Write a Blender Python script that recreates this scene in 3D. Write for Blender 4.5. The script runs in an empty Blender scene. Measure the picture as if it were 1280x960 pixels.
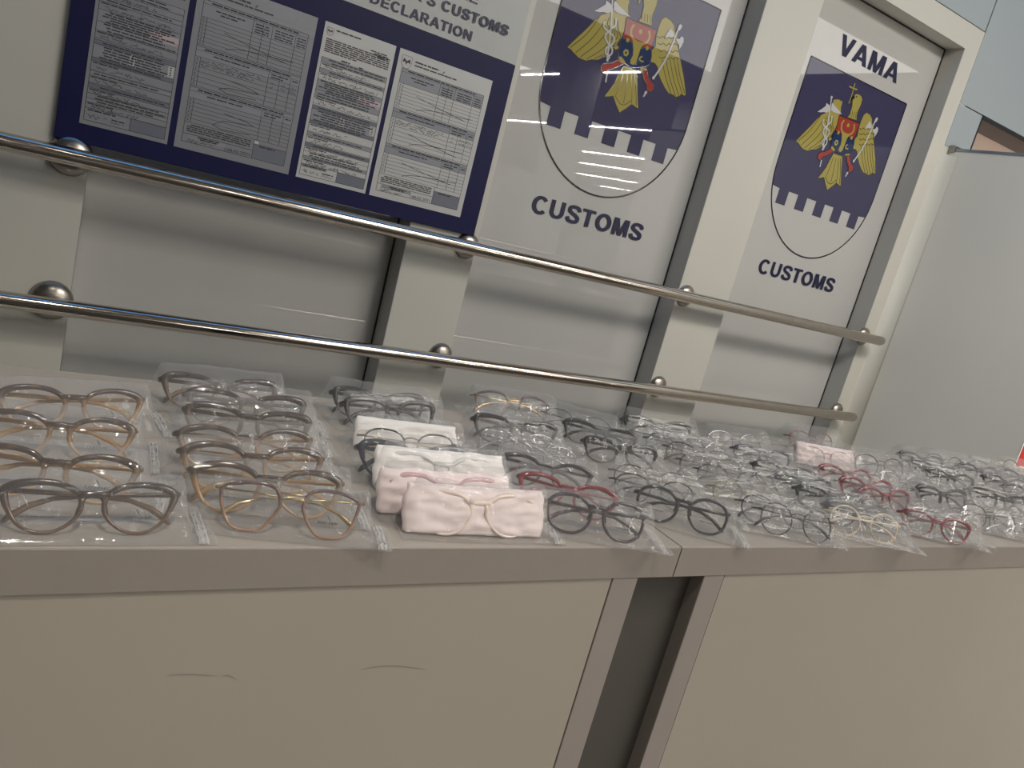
import bpy, bmesh, math, random
from mathutils import Vector, Matrix, noise
random.seed(7)
scene = bpy.context.scene
COL = scene.collection
Z0 = 1.245            # eye height; the worktops are 0.345 below it
ZT = 0.900            # worktop height

# ---------------------------------------------------------------- helpers
def link(o, parent=None):
    COL.objects.link(o)
    if parent is not None: o.parent = parent
    return o
def tag(o, label=None, cat=None, group=None, kind=None):
    if label: o['label'] = label
    if cat: o['category'] = cat
    if group: o['group'] = group
    if kind: o['kind'] = kind
    return o
def empty(name, loc=(0,0,0), rz=0.0, scale=1.0):
    o = bpy.data.objects.new(name, None); o.empty_display_size = 0.05
    o.location = loc; o.rotation_euler = (0,0,rz); o.scale = (scale,)*3
    return link(o)
def mesh_obj(name, verts, faces, mats, parent=None, fm=None, smooth=False):
    me = bpy.data.meshes.new(name)
    me.from_pydata([tuple(v) for v in verts], [], faces)
    if not isinstance(mats, (list, tuple)): mats = [mats]
    for m in mats: me.materials.append(m)
    if fm:
        me.polygons.foreach_set('material_index', fm)
    if smooth: me.polygons.foreach_set('use_smooth', [True]*len(me.polygons))
    me.update()
    return link(bpy.data.objects.new(name, me), parent)
class MB:
    """collects shapes for one mesh"""
    def __init__(s): s.v=[]; s.f=[]; s.m=[]
    def add(s, vs, fs, m=0):
        b=len(s.v); s.v += [Vector(v) for v in vs]
        s.f += [tuple(i+b for i in f) for f in fs]; s.m += [m]*len(fs)
    def box(s, x0,x1,y0,y1,z0,z1, m=0):
        s.add([(x,y,z) for x in (x0,x1) for y in (y0,y1) for z in (z0,z1)],
              [(0,1,3,2),(4,6,7,5),(0,4,5,1),(2,3,7,6),(0,2,6,4),(1,5,7,3)], m)
    def quad(s, pts, m=0): s.add(pts, [tuple(range(len(pts)))], m)
    def tube(s, pts, rad, n=10, m=0, closed=False, up=Vector((0,1,0)), caps=True):
        """rad: list of (r_side, r_up) per point"""
        pts=[Vector(p) for p in pts]; N=len(pts); b=len(s.v)
        for i,p in enumerate(pts):
            if closed: t=pts[(i+1)%N]-pts[i-1]
            else: t=pts[min(i+1,N-1)]-pts[max(i-1,0)]
            t.normalize()
            sd=t.cross(up)
            if sd.length<1e-5: sd=t.cross(Vector((1,0,0)))
            sd.normalize(); u=sd.cross(t)
            r=rad[i] if isinstance(rad,list) else rad
            if not isinstance(r,tuple): r=(r,r)
            for k in range(n):
                a=2*math.pi*k/n
                s.v.append(p+sd*math.cos(a)*r[0]+u*math.sin(a)*r[1])
        L=N if closed else N-1
        for i in range(L):
            j=(i+1)%N
            for k in range(n):
                q=(k+1)%n
                s.f.append((b+i*n+k,b+i*n+q,b+j*n+q,b+j*n+k)); s.m.append(m)
        if not closed and caps:
            s.f.append(tuple(b+k for k in range(n))[::-1]); s.m.append(m)
            s.f.append(tuple(b+(N-1)*n+k for k in range(n))); s.m.append(m)
    def build(s, name, mats, parent=None, smooth=False):
        return mesh_obj(name, s.v, s.f, mats, parent, s.m, smooth)
def bevel(o, w=0.002, seg=2):
    md=o.modifiers.new('bev','BEVEL'); md.width=w; md.segments=seg; md.limit_method='ANGLE'; return o
def struct(o): o['kind']='structure'; return o

# ---------------------------------------------------------------- materials
def S(r,g,b):
    f=lambda c: (c/255/12.92) if c/255<=0.04045 else ((c/255+0.055)/1.055)**2.4
    return (f(r),f(g),f(b),1)
def new_mat(name):
    m=bpy.data.materials.new(name); m.use_nodes=True
    return m, m.node_tree, m.node_tree.nodes['Principled BSDF']
def mat(name, col, rough=0.5, metal=0.0, coat=0.0, var=0.06, scale=8.0, bump=0.0, bscale=200.0, spec=0.5, trans=0.0):
    m,nt,p=new_mat(name)
    tc=nt.nodes.new('ShaderNodeTexCoord')
    n=nt.nodes.new('ShaderNodeTexNoise'); n.inputs['Scale'].default_value=scale; n.inputs['Detail'].default_value=4
    nt.links.new(tc.outputs['Object'],n.inputs['Vector'])
    r=nt.nodes.new('ShaderNodeValToRGB')
    a=tuple(max(0,c*(1-var)) for c in col[:3])+(1,); b=tuple(min(1,c*(1+var)) for c in col[:3])+(1,)
    r.color_ramp.elements[0].position=.3; r.color_ramp.elements[1].position=.7
    r.color_ramp.elements[0].color=a; r.color_ramp.elements[1].color=b
    nt.links.new(n.outputs['Fac'],r.inputs['Fac']); nt.links.new(r.outputs['Color'],p.inputs['Base Color'])
    p.inputs['Roughness'].default_value=rough; p.inputs['Metallic'].default_value=metal
    p.inputs['Coat Weight'].default_value=coat; p.inputs['Coat Roughness'].default_value=.05
    p.inputs['Specular IOR Level'].default_value=spec
    p.inputs['Transmission Weight'].default_value=trans
    if bump:
        n2=nt.nodes.new('ShaderNodeTexNoise'); n2.inputs['Scale'].default_value=bscale; n2.inputs['Detail'].default_value=3
        nt.links.new(tc.outputs['Object'],n2.inputs['Vector'])
        bp=nt.nodes.new('ShaderNodeBump'); bp.inputs['Strength'].default_value=bump; bp.inputs['Distance'].default_value=.001
        nt.links.new(n2.outputs['Fac'],bp.inputs['Height']); nt.links.new(bp.outputs['Normal'],p.inputs['Normal'])
    return m
def film_mat(name, clear, haze_face, haze_edge, gloss, rough, tint=(1,1,1)):
    """thin clear plastic: see-through, milky where seen edge-on, glossy wrinkles"""
    m=bpy.data.materials.new(name); m.use_nodes=True; nt=m.node_tree; nt.nodes.clear()
    out=nt.nodes.new('ShaderNodeOutputMaterial')
    tr=nt.nodes.new('ShaderNodeBsdfTransparent'); tr.inputs['Color'].default_value=tuple(c*clear for c in tint)+(1,)
    di=nt.nodes.new('ShaderNodeBsdfDiffuse'); di.inputs['Color'].default_value=(.80,.79,.77,1)
    tl=nt.nodes.new('ShaderNodeBsdfTranslucent'); tl.inputs['Color'].default_value=(.80,.79,.77,1)
    dm=nt.nodes.new('ShaderNodeMixShader'); dm.inputs[0].default_value=.45
    nt.links.new(di.outputs[0],dm.inputs[1]); nt.links.new(tl.outputs[0],dm.inputs[2])
    gl=nt.nodes.new('ShaderNodeBsdfGlossy'); gl.inputs['Roughness'].default_value=rough
    lw=nt.nodes.new('ShaderNodeLayerWeight'); lw.inputs['Blend'].default_value=.35
    tc=nt.nodes.new('ShaderNodeTexCoord')
    nz=nt.nodes.new('ShaderNodeTexNoise'); nz.inputs['Scale'].default_value=38; nz.inputs['Detail'].default_value=5; nz.inputs['Distortion'].default_value=1.2
    mp=nt.nodes.new('ShaderNodeMapping'); mp.inputs['Scale'].default_value=(.6,1,1.4)
    nt.links.new(tc.outputs['Object'],mp.inputs['Vector']); nt.links.new(mp.outputs['Vector'],nz.inputs['Vector'])
    bp=nt.nodes.new('ShaderNodeBump'); bp.inputs['Strength'].default_value=.16; bp.inputs['Distance'].default_value=.004
    nt.links.new(nz.outputs['Fac'],bp.inputs['Height'])
    nt.links.new(bp.outputs['Normal'],gl.inputs['Normal'])
    mr=nt.nodes.new('ShaderNodeMapRange'); mr.inputs[3].default_value=haze_face; mr.inputs[4].default_value=haze_edge
    nt.links.new(lw.outputs['Facing'],mr.inputs[0])
    m1=nt.nodes.new('ShaderNodeMixShader'); nt.links.new(mr.outputs[0],m1.inputs[0])
    nt.links.new(tr.outputs[0],m1.inputs[1]); nt.links.new(dm.outputs[0],m1.inputs[2])
    mg=nt.nodes.new('ShaderNodeMath'); mg.operation='MULTIPLY_ADD'; mg.inputs[1].default_value=gloss*1.5; mg.inputs[2].default_value=gloss*.3
    nt.links.new(lw.outputs['Fresnel'],mg.inputs[0])
    m2=nt.nodes.new('ShaderNodeMixShader'); nt.links.new(mg.outputs[0],m2.inputs[0])
    nt.links.new(m1.outputs[0],m2.inputs[1]); nt.links.new(gl.outputs[0],m2.inputs[2])
    nt.links.new(m2.outputs[0],out.inputs['Surface'])
    return m

M={}
M['pier']=mat('pier_laminate', S(210,208,198), .55, var=.015, scale=2)
M['upper']=mat('upper_wall_panel', S(170,180,184), .5, var=.015, scale=2)
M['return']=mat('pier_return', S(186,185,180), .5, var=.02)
M['joint']=mat('dark_joint', S(40,40,42), .7)
M['pane']=mat('back_painted_glass', S(196,195,192), .012, var=.015, scale=1.5, spec=1.0)
M['part']=mat('partition_panel', S(235,234,228), .45, var=.02, scale=2)
M['alu']=mat('anodised_aluminium', S(150,165,180), .3, metal=.7)
M['beige']=mat('beige_room', S(196,176,164), .8, var=.03)
M['steel']=mat('brushed_steel', S(200,190,178), .12, metal=1.0, var=.05, scale=30)
M['steel_d']=mat('satin_steel', S(165,158,150), .30, metal=1.0, var=.05, scale=30)
M['worktop']=mat('grey_worktop', S(158,150,140), .42, var=.025, scale=60, bump=.05, bscale=600)
M['edge']=mat('grey_edge_band', S(142,134,127), .5, var=.02, scale=40)
M['legm']=mat('grey_frame', S(146,138,132), .5, var=.02, scale=30)
M['white']=mat('white_laminate', S(162,155,143), .5, var=.02, scale=3)
M['dark']=mat('dark_recess', S(72,69,64), .6, var=.05)
M['scuff']=mat('scuff_mark', S(139,133,124), .7)
M['floor']=mat('terrazzo_floor', S(184,178,170), .25, var=.08, scale=3)
M['navy']=mat('navy_print', S(13,15,70), .45, var=.04, spec=.3)
M['header']=mat('header_white', S(190,193,190), .4, var=.01)
M['ink']=mat('navy_lettering', S(26,27,64), .35, var=.03)
M['paper']=mat('laminated_paper', S(205,205,203), .22, var=.02, spec=.6, bump=.25, bscale=140)
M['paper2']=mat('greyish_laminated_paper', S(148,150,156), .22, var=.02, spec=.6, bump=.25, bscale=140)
M['line']=mat('form_line', S(48,48,52), .5)
M['txt']=mat('form_text', S(62,62,66), .5)
M['band']=mat('form_grey_band', S(150,152,160), .4)
M['bandg']=mat('form_shaded_box', S(118,122,134), .4)
M['pink']=mat('form_pink_band', S(205,188,194), .4)
M['pen']=mat('pen_stroke', S(70,70,78), .5)
M['c_blue']=mat('crest_navy', S(64,62,92), .014, var=.02, spec=.75)  # crest colours muted and lifted: wash of glass reflections put into them
M['c_yel']=mat('crest_yellow', S(168,156,82), .014, var=.03, spec=.75)
M['c_yel2']=mat('crest_yellow_feather_line', S(86,78,40), .1, spec=.7)
M['c_red']=mat('crest_red', S(158,62,54), .014, var=.03, spec=.75)
M['c_azure']=mat('crest_azure', S(40,56,92), .014, var=.03, spec=.75)
M['c_wht']=mat('crest_white', S(196,196,198), .014, var=.02, spec=.75)
M['c_blk']=mat('crest_outline', S(26,26,30), .1, spec=.7)
M['card_red']=mat('red_card', S(200,30,34), .4)
M['card_white']=mat('white_card', S(230,226,222), .5)
M['ceil']=None
M['foam']=mat('white_foam_sheet', S(240,236,232), .6, var=.03, scale=20, bump=.6, bscale=70)
M['foamp']=mat('pinkish_foam_sheet', S(232,216,214), .6, var=.03, scale=20, bump=.5, bscale=90)
M['film']=film_mat('clear_plastic_film', .99, .12, .19, .042, .05)
M['zip']=film_mat('zip_seal_plastic', .97, .50, .65, .03, .2)
M['lens']=film_mat('demo_lens', .98, .008, .05, .04, .03)
M['lmark']=mat('lens_print', S(60,60,62), .5)
M['goldm']=mat('gold_metal', S(204,178,132), .22, metal=1.0)
M['silverm']=mat('silver_metal', S(180,180,182), .22, metal=1.0)
M['pad']=film_mat('nose_pad_silicone', .9, .25, .5, .15, .15)

def acetate(name, top, bot, rough=.16, var=.25, scale=90):
    """frame plastic: darker brow fading to a lighter lower rim, fine streaks"""
    m,nt,p=new_mat(name)
    tc=nt.nodes.new('ShaderNodeTexCoord'); sx=nt.nodes.new('ShaderNodeSeparateXYZ')
    nt.links.new(tc.outputs['Object'],sx.inputs[0])
    n=nt.nodes.new('ShaderNodeTexNoise'); n.inputs['Scale'].default_value=scale; n.inputs['Detail'].default_value=3
    nt.links.new(tc.outputs['Object'],n.inputs['Vector'])
    mr=nt.nodes.new('ShaderNodeMapRange'); mr.inputs[1].default_value=.004; mr.inputs[2].default_value=.034
    nt.links.new(sx.outputs['Z'],mr.inputs[0])
    md=nt.nodes.new('ShaderNodeMath'); md.operation='MULTIPLY_ADD'; md.inputs[1].default_value=var; 
    nt.links.new(n.outputs['Fac'],md.inputs[0]); 
    sb=nt.nodes.new('ShaderNodeMath'); sb.operation='SUBTRACT'; sb.inputs[1].default_value=var*.5
    nt.links.new(mr.outputs[0],sb.inputs[0]); nt.links.new(sb.outputs[0],md.inputs[2])
    r=nt.nodes.new('ShaderNodeValToRGB'); r.color_ramp.elements[0].color=bot; r.color_ramp.elements[1].color=top
    nt.links.new(md.outputs[0],r.inputs['Fac']); nt.links.new(r.outputs['Color'],p.inputs['Base Color'])
    p.inputs['Roughness'].default_value=rough; p.inputs['Coat Weight'].default_value=.4; p.inputs['Coat Roughness'].default_value=.06
    return m
FR={  # colour name: (rim material, temple material, words)
 'brown':(acetate('dark_brown_acetate',S(48,34,28),S(98,72,52)),acetate('brown_temple',S(84,66,56),S(110,86,64)),'dark brown'),
 'gold':(acetate('honey_brown_acetate',S(58,40,30),S(196,156,106),var=.7),acetate('honey_temple',S(150,116,78),S(170,136,92)),'honey brown'),
 'tortoise':(acetate('plum_tortoise_acetate',S(80,54,54),S(164,124,94),var=.8),M['goldm'],'plum tortoiseshell'),
 'beige':(acetate('pale_beige_acetate',S(226,204,172),S(218,190,150)),acetate('beige_temple',S(226,204,176),S(214,190,160)),'pale beige'),
 'blush':(acetate('blush_acetate',S(226,206,194),S(228,210,200)),acetate('blush_temple',S(226,206,194),S(228,210,200)),'pale peach'),
 'rose':(acetate('rose_acetate',S(196,160,162),S(216,190,190)),acetate('rose_temple',S(200,160,165),S(210,180,180)),'pale rose'),
 'clear':(acetate('pale_grey_acetate',S(206,206,204),S(216,216,214)),acetate('pale_temple',S(190,190,190),S(205,205,205)),'pale grey'),
 'black':(acetate('black_acetate',S(10,11,14),S(18,19,22),var=.1),acetate('black_temple',S(28,29,33),S(40,40,44),var=.1),'black'),
 'slate':(acetate('slate_acetate',S(38,44,58),S(58,64,78)),acetate('slate_temple',S(70,74,84),S(88,92,100)),'slate grey'),
 'blackgold':(acetate('black_enamel',S(24,24,26),S(40,36,30)),M['goldm'],'black and gold'),
 'plum':(acetate('plum_acetate',S(42,28,38),S(58,36,46)),acetate('plum_temple',S(60,46,54),S(80,62,68)),'dark plum'),
 'red':(acetate('red_acetate',S(128,20,38),S(140,34,50)),acetate('red_temple',S(140,44,56),S(168,90,96)),'red'),
 'wine':(acetate('wine_enamel',S(118,44,58),S(120,60,66)),acetate('wine_temple',S(120,70,76),S(140,90,90)),'wine red'),
 'silver':(M['silverm'],M['silverm'],'silver'),
 'teal':(acetate('teal_enamel',S(30,42,50),S(48,60,66)),acetate('teal_temple',S(56,66,72),S(70,80,86)),'dark teal'),
 'brownmetal':(acetate('brown_enamel',S(56,42,32),S(78,62,48)),acetate('brown_wire_temple',S(80,66,54),S(98,80,64)),'thin brown'),
 'navy':(acetate('navy_enamel',S(32,40,60),S(52,60,76)),acetate('navy_temple',S(56,62,78),S(72,78,90)),'thin navy'),
 'olive':(acetate('olive_enamel',S(120,112,84),S(150,140,104)),acetate('olive_temple',S(120,112,90),S(150,140,110)),'olive'),
}
STYLE_WORDS={'cat':'cat-eye','angular':'angular','browline':'thick-browed','oversize':'large round','thin':'wire','halfthin':'half-rim','round':'round'}

# ---------------------------------------------------------------- glasses
# lens width, height, gap between lenses, superellipse power, outer-top lift, taper to the bottom, rim radius top, rim radius bottom, pads, hinge height
ST={
 'cat':(.059,.043,.016,2.5,.0055,.17,.0028,.0015,False),
 'browline':(.059,.040,.016,2.6,.0042,.14,.0033,.0013,False),
 'oversize':(.058,.048,.017,2.3,.0030,.12,.0025,.0020,False),
 'angular':(.057,.046,.019,3.0,.0030,.26,.0019,.0014,True),
 'thin':(.056,.042,.018,2.3,.0010,.10,.0012,.0007,True),
 'halfthin':(.056,.040,.018,2.4,.0020,.12,.0013,.0004,True),
 'round':(.051,.048,.020,2.05,.0004,.02,.0012,.0010,True),
}
W0=.143
SHAPE={   # closed outline, x out towards the temple, z up, in half sizes
 'cat':[(-.97,.10),(-.90,.50),(-.60,.83),(-.10,.99),(.42,.97),(.80,.83),(1.0,.62),(.97,.30),(.84,-.16),(.58,-.68),(.16,-.97),(-.34,-.93),(-.74,-.58),(-.93,-.20)],
 'browline':[(-.97,.15),(-.88,.58),(-.58,.84),(-.08,.97),(.42,.99),(.82,.90),(1.0,.70),(.98,.35),(.88,-.18),(.66,-.70),(.22,-.97),(-.32,-.95),(-.76,-.62),(-.94,-.20)],
 'angular':[(-.95,.28),(-.78,.78),(-.45,.96),(.10,.98),(.62,.86),(.96,.66),(.98,.42),(.90,-.05),(.70,-.62),(.46,-.90),(.05,-.98),(-.38,-.90),(-.68,-.52),(-.88,-.08)],
}
def lens_outline(st, sgn, n=56):
    a,b,gap,p,lift,tap,_,_,_=ST[st]
    cx=(gap+a)/2; out=[]
    if st in SHAPE:
        P=SHAPE[st]; k=len(P); per=4
        for i in range(k):
            p0,p1,p2,p3=P[i-1],P[i],P[(i+1)%k],P[(i+2)%k]
            for j in range(per):
                t=j/per
                q=[.5*((2*p1[c])+(-p0[c]+p2[c])*t+(2*p0[c]-5*p1[c]+4*p2[c]-p3[c])*t*t+(-p0[c]+3*p1[c]-3*p2[c]+p3[c])*t**3) for c in (0,1)]
                out.append(Vector((sgn*(cx+q[0]*a/2),0,q[1]*b/2+b/2)))
        return out
    for i in range(n):
        t=2*math.pi*i/n
        c,s_=math.cos(t),math.sin(t)
        x=abs(c)**(2/p)*math.copysign(1,c)*a/2; z=abs(s_)**(2/p)*math.copysign(1,s_)*b/2
        dn=max(0,-z/(b/2)); x*=1-tap*dn
        if z>-b*.25:
            k=x/(a/2); w=min(1,(z+b*.25)/(b*.5))
            z+=w*(lift*max(0,k)**1.6 - .35*lift*max(0,-k))
        out.append(Vector((sgn*(cx+x), 0.0, z+b/2)))
    return out
PROTO={}
def glasses_parts(st, colour, temples=True, prints=True):
    """list of (part name, mesh, [sub parts]) cached per style and colour"""
    key=(st,colour,temples); prints=temples
    if key in PROTO: return PROTO[key]
    rimM,temM,_=FR[colour]
    a,b,gap,p,lift,tap,rt,rb,pads=ST[st]
    lean=math.radians(26)
    R=Matrix.Rotation(-lean,4,'X')
    parts=[]
    def fin(mb,name,mats,sub=None,smooth=True):
        me=bpy.data.meshes.new(name)
        # tilt the whole front back about its lower rim and lift it onto the table
        me.from_pydata([tuple((R@v)+Vector((0,0,.0022))) for v in mb.v],[],mb.f)
        for m in (mats if isinstance(mats,list) else [mats]): me.materials.append(m)
        me.polygons.foreach_set('material_index',mb.m)
        if smooth: me.polygons.foreach_set('use_smooth',[True]*len(me.polygons))
        me.update(); parts.append((name,me,sub))
    zb=b*.72
    wrap=lambda x: 1.1*x*x                               # slight face-form curve, ends sweep back
    for sgn in (-1,1):
        o=lens_outline(st,sgn)
        o=[Vector((v.x,wrap(v.x),v.z)) for v in o]
        zs=[v.z for v in o]; lo,hi=min(zs),max(zs)
        rad=[]
        for v in o:
            k=(v.z-lo)/(hi-lo); k=k*k*(3-2*k); r=rb+(rt-rb)*k
            if st in('cat','browline') : r*=1+.45*k*max(0,(abs(v.x)-gap/2)/a-.5)*2
            if st=='halfthin' and k<.45: r=.0003
            rad.append((r,max(r*.8,.0010 if st!='halfthin' else .0004)))
        m=MB(); m.tube(o,rad,8,closed=True); fin(m,'rim',rimM)
        m=MB(); c=sum(o,Vector())/len(o); c.y-=.0012
        inner=[c+(v-c)*.985 for v in o]; mid=[c+(v-c)*.5+Vector((0,-.0004,0)) for v in o]
        n=len(o); vs=inner+mid+[c]
        fs=[(i,(i+1)%n,n+(i+1)%n,n+i) for i in range(n)]+[(n+i,n+(i+1)%n,2*n) for i in range(n)]
        m.add(vs,fs,0)
        # printing on the demo lens: a short line of tiny characters and a slanted mark
        zc=b*.30; x0=sgn*(gap+a)/2-(.011 if sgn>0 else .008)
        for i in range((8 if sgn>0 else 11) if prints else 0):
            w=.0016 if sgn>0 else .0010; h=.0022 if sgn>0 else .0011
            xx=x0+i*(.0027 if sgn>0 else .0016)
            if i in (3,7): w*=.5
            yy=wrap(xx)-.0016
            m.quad([(xx,yy,zc),(xx+w,yy,zc),(xx+w,yy,zc+h),(xx,yy,zc+h)],1)
        if sgn>0 and prints:
            xx=x0+.008; yy=wrap(xx)-.0017
            m.quad([(xx,yy,zc+.008),(xx+.0012,yy,zc+.008),(xx+.0046,yy,zc+.003),(xx+.0036,yy,zc+.003)],1)
        fin(m,'lens',[M['lens'],M['lmark']])
    # bridge
    m=MB()
    g=gap/2+.0015
    if not pads:
        zt=b*.80
        pts=[(-g-.003,0,zt-.001),(-g*.55,-.0004,zt-.0012),(0,-.0006,zt-.0006),(g*.55,-.0004,zt-.0012),(g+.003,0,zt-.001)]
        m.tube(pts,[(rt*1.1,rt*.9),(rt*1.15,rt*.9),(rt*1.05,rt*.9),(rt*1.15,rt*.9),(rt*1.1,rt*.9)],10)
        for s in (-1,1):                                 # nose flanks
            m.tube([(s*g*.75,0,zt-.003),(s*(g+.0005),.001,zt-.011),(s*(g+.003),.002,zt-.019)],[(rt*.9,rt),(.0016,.0024),(.0009,.0016)],8)
        fin(m,'bridge',rimM)
    else:
        zt=b*.70
        pts=[(-g,0,zt)]+[(g*math.cos(math.pi*(1-i/8)),-.001,zt+.0035*math.sin(math.pi*i/8)) for i in range(1,8)]+[(g,0,zt)]
        m.tube(pts,.0010 if st!='angular' else .0012,8)
        if st=='angular': m.tube([(-g-.002,0,zt+.006),(0,-.0006,zt+.0065),(g+.002,0,zt+.006)],.0010,8)
        fin(m,'bridge',temM if colour in('tortoise','blackgold','beige') else rimM)
        for s in (-1,1):
            m=MB()
            m.tube([(s*(g+.001),.001,b*.52),(s*g*.8,.005,b*.5),(s*g*.72,.0065,b*.44)],.0005,6)
            c=Vector((s*g*.7,.007,b*.41))
            pts=[c+Vector((s*.0006*(i-2),0,.0022*(2-i))) for i in range(5)]
            m.tube(pts,[(.0003,.0003),(.0011,.0018),(.0013,.0022),(.0011,.0018),(.0003,.0003)],8)
            fin(m,'nose_pad',M['pad'])
    # end pieces and hinges
    zh=b*.82 if st in SHAPE else b*.74
    thick=not pads
    for s in (-1,1):
        m=MB(); xo=gap/2+a-.003
        yo=wrap(xo)
        r=(rt*1.15,rt) if thick else (.0011,.0010)
        m.tube([(s*xo,yo,zh),(s*(xo+.002),yo+.0006,zh+.0003),(s*(W0/2-.001),yo+.004,zh),(s*(W0/2),yo+.009,zh-.0004)],
               [r,(r[0]*1.05,r[1]),(r[0],r[1]*.9),(r[0]*.9,r[1]*.8)],8)
        hb=MB(); hb.box(s*(W0/2)-.0014,s*(W0/2)+.0014,yo+.0075,yo+.0105,zh-.0016,zh+.0016)
        fin(m,'end_piece',rimM if thick or colour not in('tortoise','blackgold') else temM)
        fin(hb,'hinge',M['goldm'] if colour in('gold','brown','tortoise','beige','blackgold','olive') else M['silverm'],smooth=False)
    if temples:
        for s,yy in ((-1,.0115),(1,.0155)):
            m=MB(); X=W0/2
            hgt=.0024 if thick else .0011; th=.0013 if thick else .0008
            pts=[(s*X,yy,zh),(s*X*.5,yy+.0006,zh-.001),(0,yy+.001,zh-.003),(-s*X*.42,yy+.001,zh-.006),(-s*X*.68,yy,zh-.013),(-s*X*.86,yy-.001,zh-.0225),(-s*X*.92,yy-.0015,zh-.027)]
            rr=[(hgt,th),(hgt*.95,th),(hgt*.85,th),(hgt*.85,th),(hgt*1.15 if thick else .0020,th*1.1),(hgt*1.25 if thick else .0026,th*1.2),(hgt*.6,th*.7)]
            m.tube(pts,rr,8); fin(m,'temple',temM)
    PROTO[key]=parts
    return parts
def make_glasses(st,colour,x,y,z,rz,sc,temples=True):
    root=empty('glasses',(x,y,z),rz,sc)
    for name,me,_ in glasses_parts(st,colour,temples):
        link(bpy.data.objects.new(name,me),root)
    return root

# ---------------------------------------------------------------- bags
def smooth01(t): t=max(0.0,min(1.0,t)); return t*t*(3-2*t)
PROF=[(-.020,.0012),(-.014,.0050),(-.008,.0150),(-.001,.0300),(.007,.0410),(.014,.0465),(.022,.0480),(.030,.0455),(.040,.0340),(.050,.0170),(.058,.0060)]
def prof(v):
    for (a,za),(b,zb) in zip(PROF,PROF[1:]):
        if v<=b: return za+(zb-za)*smooth01((v-a)/(b-a))*1.0
    return PROF[-1][1]
def bag_mesh(seed, zipside=1, top=1.0, nu=64, nv=30):
    rnd=random.Random(seed); off=Vector((rnd.uniform(0,50),rnd.uniform(0,50),rnd.uniform(0,50)))
    u0,u1=-.083,.101
    if zipside<0: u0,u1=-.101,.083
    v0,v1=-.020,.058
    vs=[];fs=[]
    def height(u,v):
        e=smooth01((u+.0825)/.012)*smooth01((.0825-u)/.012)
        base=.0035
        h=base+(prof(v)*top-base)*e if prof(v)>base else prof(v)
        # sag over the two lens openings and between brow and front seam
        h-=.0020*e*math.cos(u*math.pi/.036)**2*smooth01((v+.005)/.02)*smooth01((.03-v)/.02)
        w=noise.noise(Vector((u*55,v*38,0))+off)*.0011+noise.noise(Vector((u*140,v*70,3))+off)*.0006
        rg=1-abs(noise.noise(Vector((u*42+v*30,v*24-u*12,7))+off)); rg=max(0,rg-.72)/.28
        rad_=1-abs(noise.noise(Vector((math.atan2(v-.016,u-.072)*3.2,math.hypot(u-.072,v-.016)*14,9))+off)); rad_=max(0,rad_-.7)/.3
        amp=smooth01((v-v0)/.012)*smooth01((v1-v)/.01)*smooth01((u-u0)/.01)*smooth01((u1-u)/.01)
        h+=amp*(w*.8+.0017*rg+.0018*rad_*(.4+.6*(1-e)))
        return max(h,.0011)
    for j in range(nv+1):
        for i in range(nu+1):
            u=u0+(u1-u0)*i/nu; v=v0+(v1-v0)*j/nv
            ed=(1-abs(2*i/nu-1))*(1-abs(2*j/nv-1))
            jx=noise.noise(Vector((v*30,1,seed)))*.003*(abs(2*i/nu-1)**6); jy=noise.noise(Vector((u*22,5,seed)))*.0035*(abs(2*j/nv-1)**6)
            vs.append((u+jx,v+jy,height(u,v)))
    id_=lambda i,j:j*(nu+1)+i
    for j in range(nv):
        for i in range(nu): fs.append((id_(i,j),id_(i+1,j),id_(i+1,j+1),id_(i,j+1)))
    b=len(vs); nb=[]                                      # lower sheet
    ring=[id_(i,0) for i in range(nu+1)]+[id_(nu,j) for j in range(1,nv+1)]+[id_(i,nv) for i in range(nu-1,-1,-1)]+[id_(0,j) for j in range(nv-1,0,-1)]
    for r in ring: vs.append((vs[r][0],vs[r][1],.0006))
    k=len(ring)
    for i in range(k): fs.append((ring[i],b+i,b+(i+1)%k,ring[(i+1)%k]))
    fs.append(tuple(b+i for i in range(k))[::-1])
    me=bpy.data.meshes.new('zip_bag'); me.from_pydata(vs,[],fs); me.materials.append(M['film'])
    me.polygons.foreach_set('use_smooth',[True]*len(me.polygons)); me.update()
    # zip seal: two raised ribs on a milky strip near the open end
    m=MB(); s=zipside
    uz=.0905*s
    for du in (-.0022,.0022):
        pts=[];
        for j in range(25):
            v=v0+.001+(v1-v0-.002)*j/24
            pts.append((uz+du,v,height(uz+du,v)+.0008))
        m.tube(pts,.0008,6)
    pts=[(uz+w,v0+.001+(v1-v0-.002)*j/24,height(uz+w,v0+.001+(v1-v0-.002)*j/24)+.0004) for j in range(25) for w in (-.0045,.0045)]
    m.add(pts,[(2*j,2*j+1,2*j+3,2*j+2) for j in range(24)])
    mz=bpy.data.meshes.new('zip_strip'); mz.from_pydata([tuple(v) for v in m.v],[],m.f); mz.materials.append(M['zip'])
    mz.polygons.foreach_set('use_smooth',[True]*len(mz.polygons)); mz.update()
    return me,mz
BAGS={}
def make_bag(x,y,z,rz,sx,sy,sz,variant,zipside):
    key=(variant,zipside)
    if key not in BAGS: BAGS[key]=bag_mesh(100+variant*7+(50 if zipside<0 else 0),zipside)
    me,mz=BAGS[key]
    o=bpy.data.objects.new('zip_bag',me); o.location=(x,y,z); o.rotation_euler=(0,0,rz); o.scale=(sx,sy,sz); link(o)
    link(bpy.data.objects.new('zip_strip',mz),o)
    return o
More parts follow.
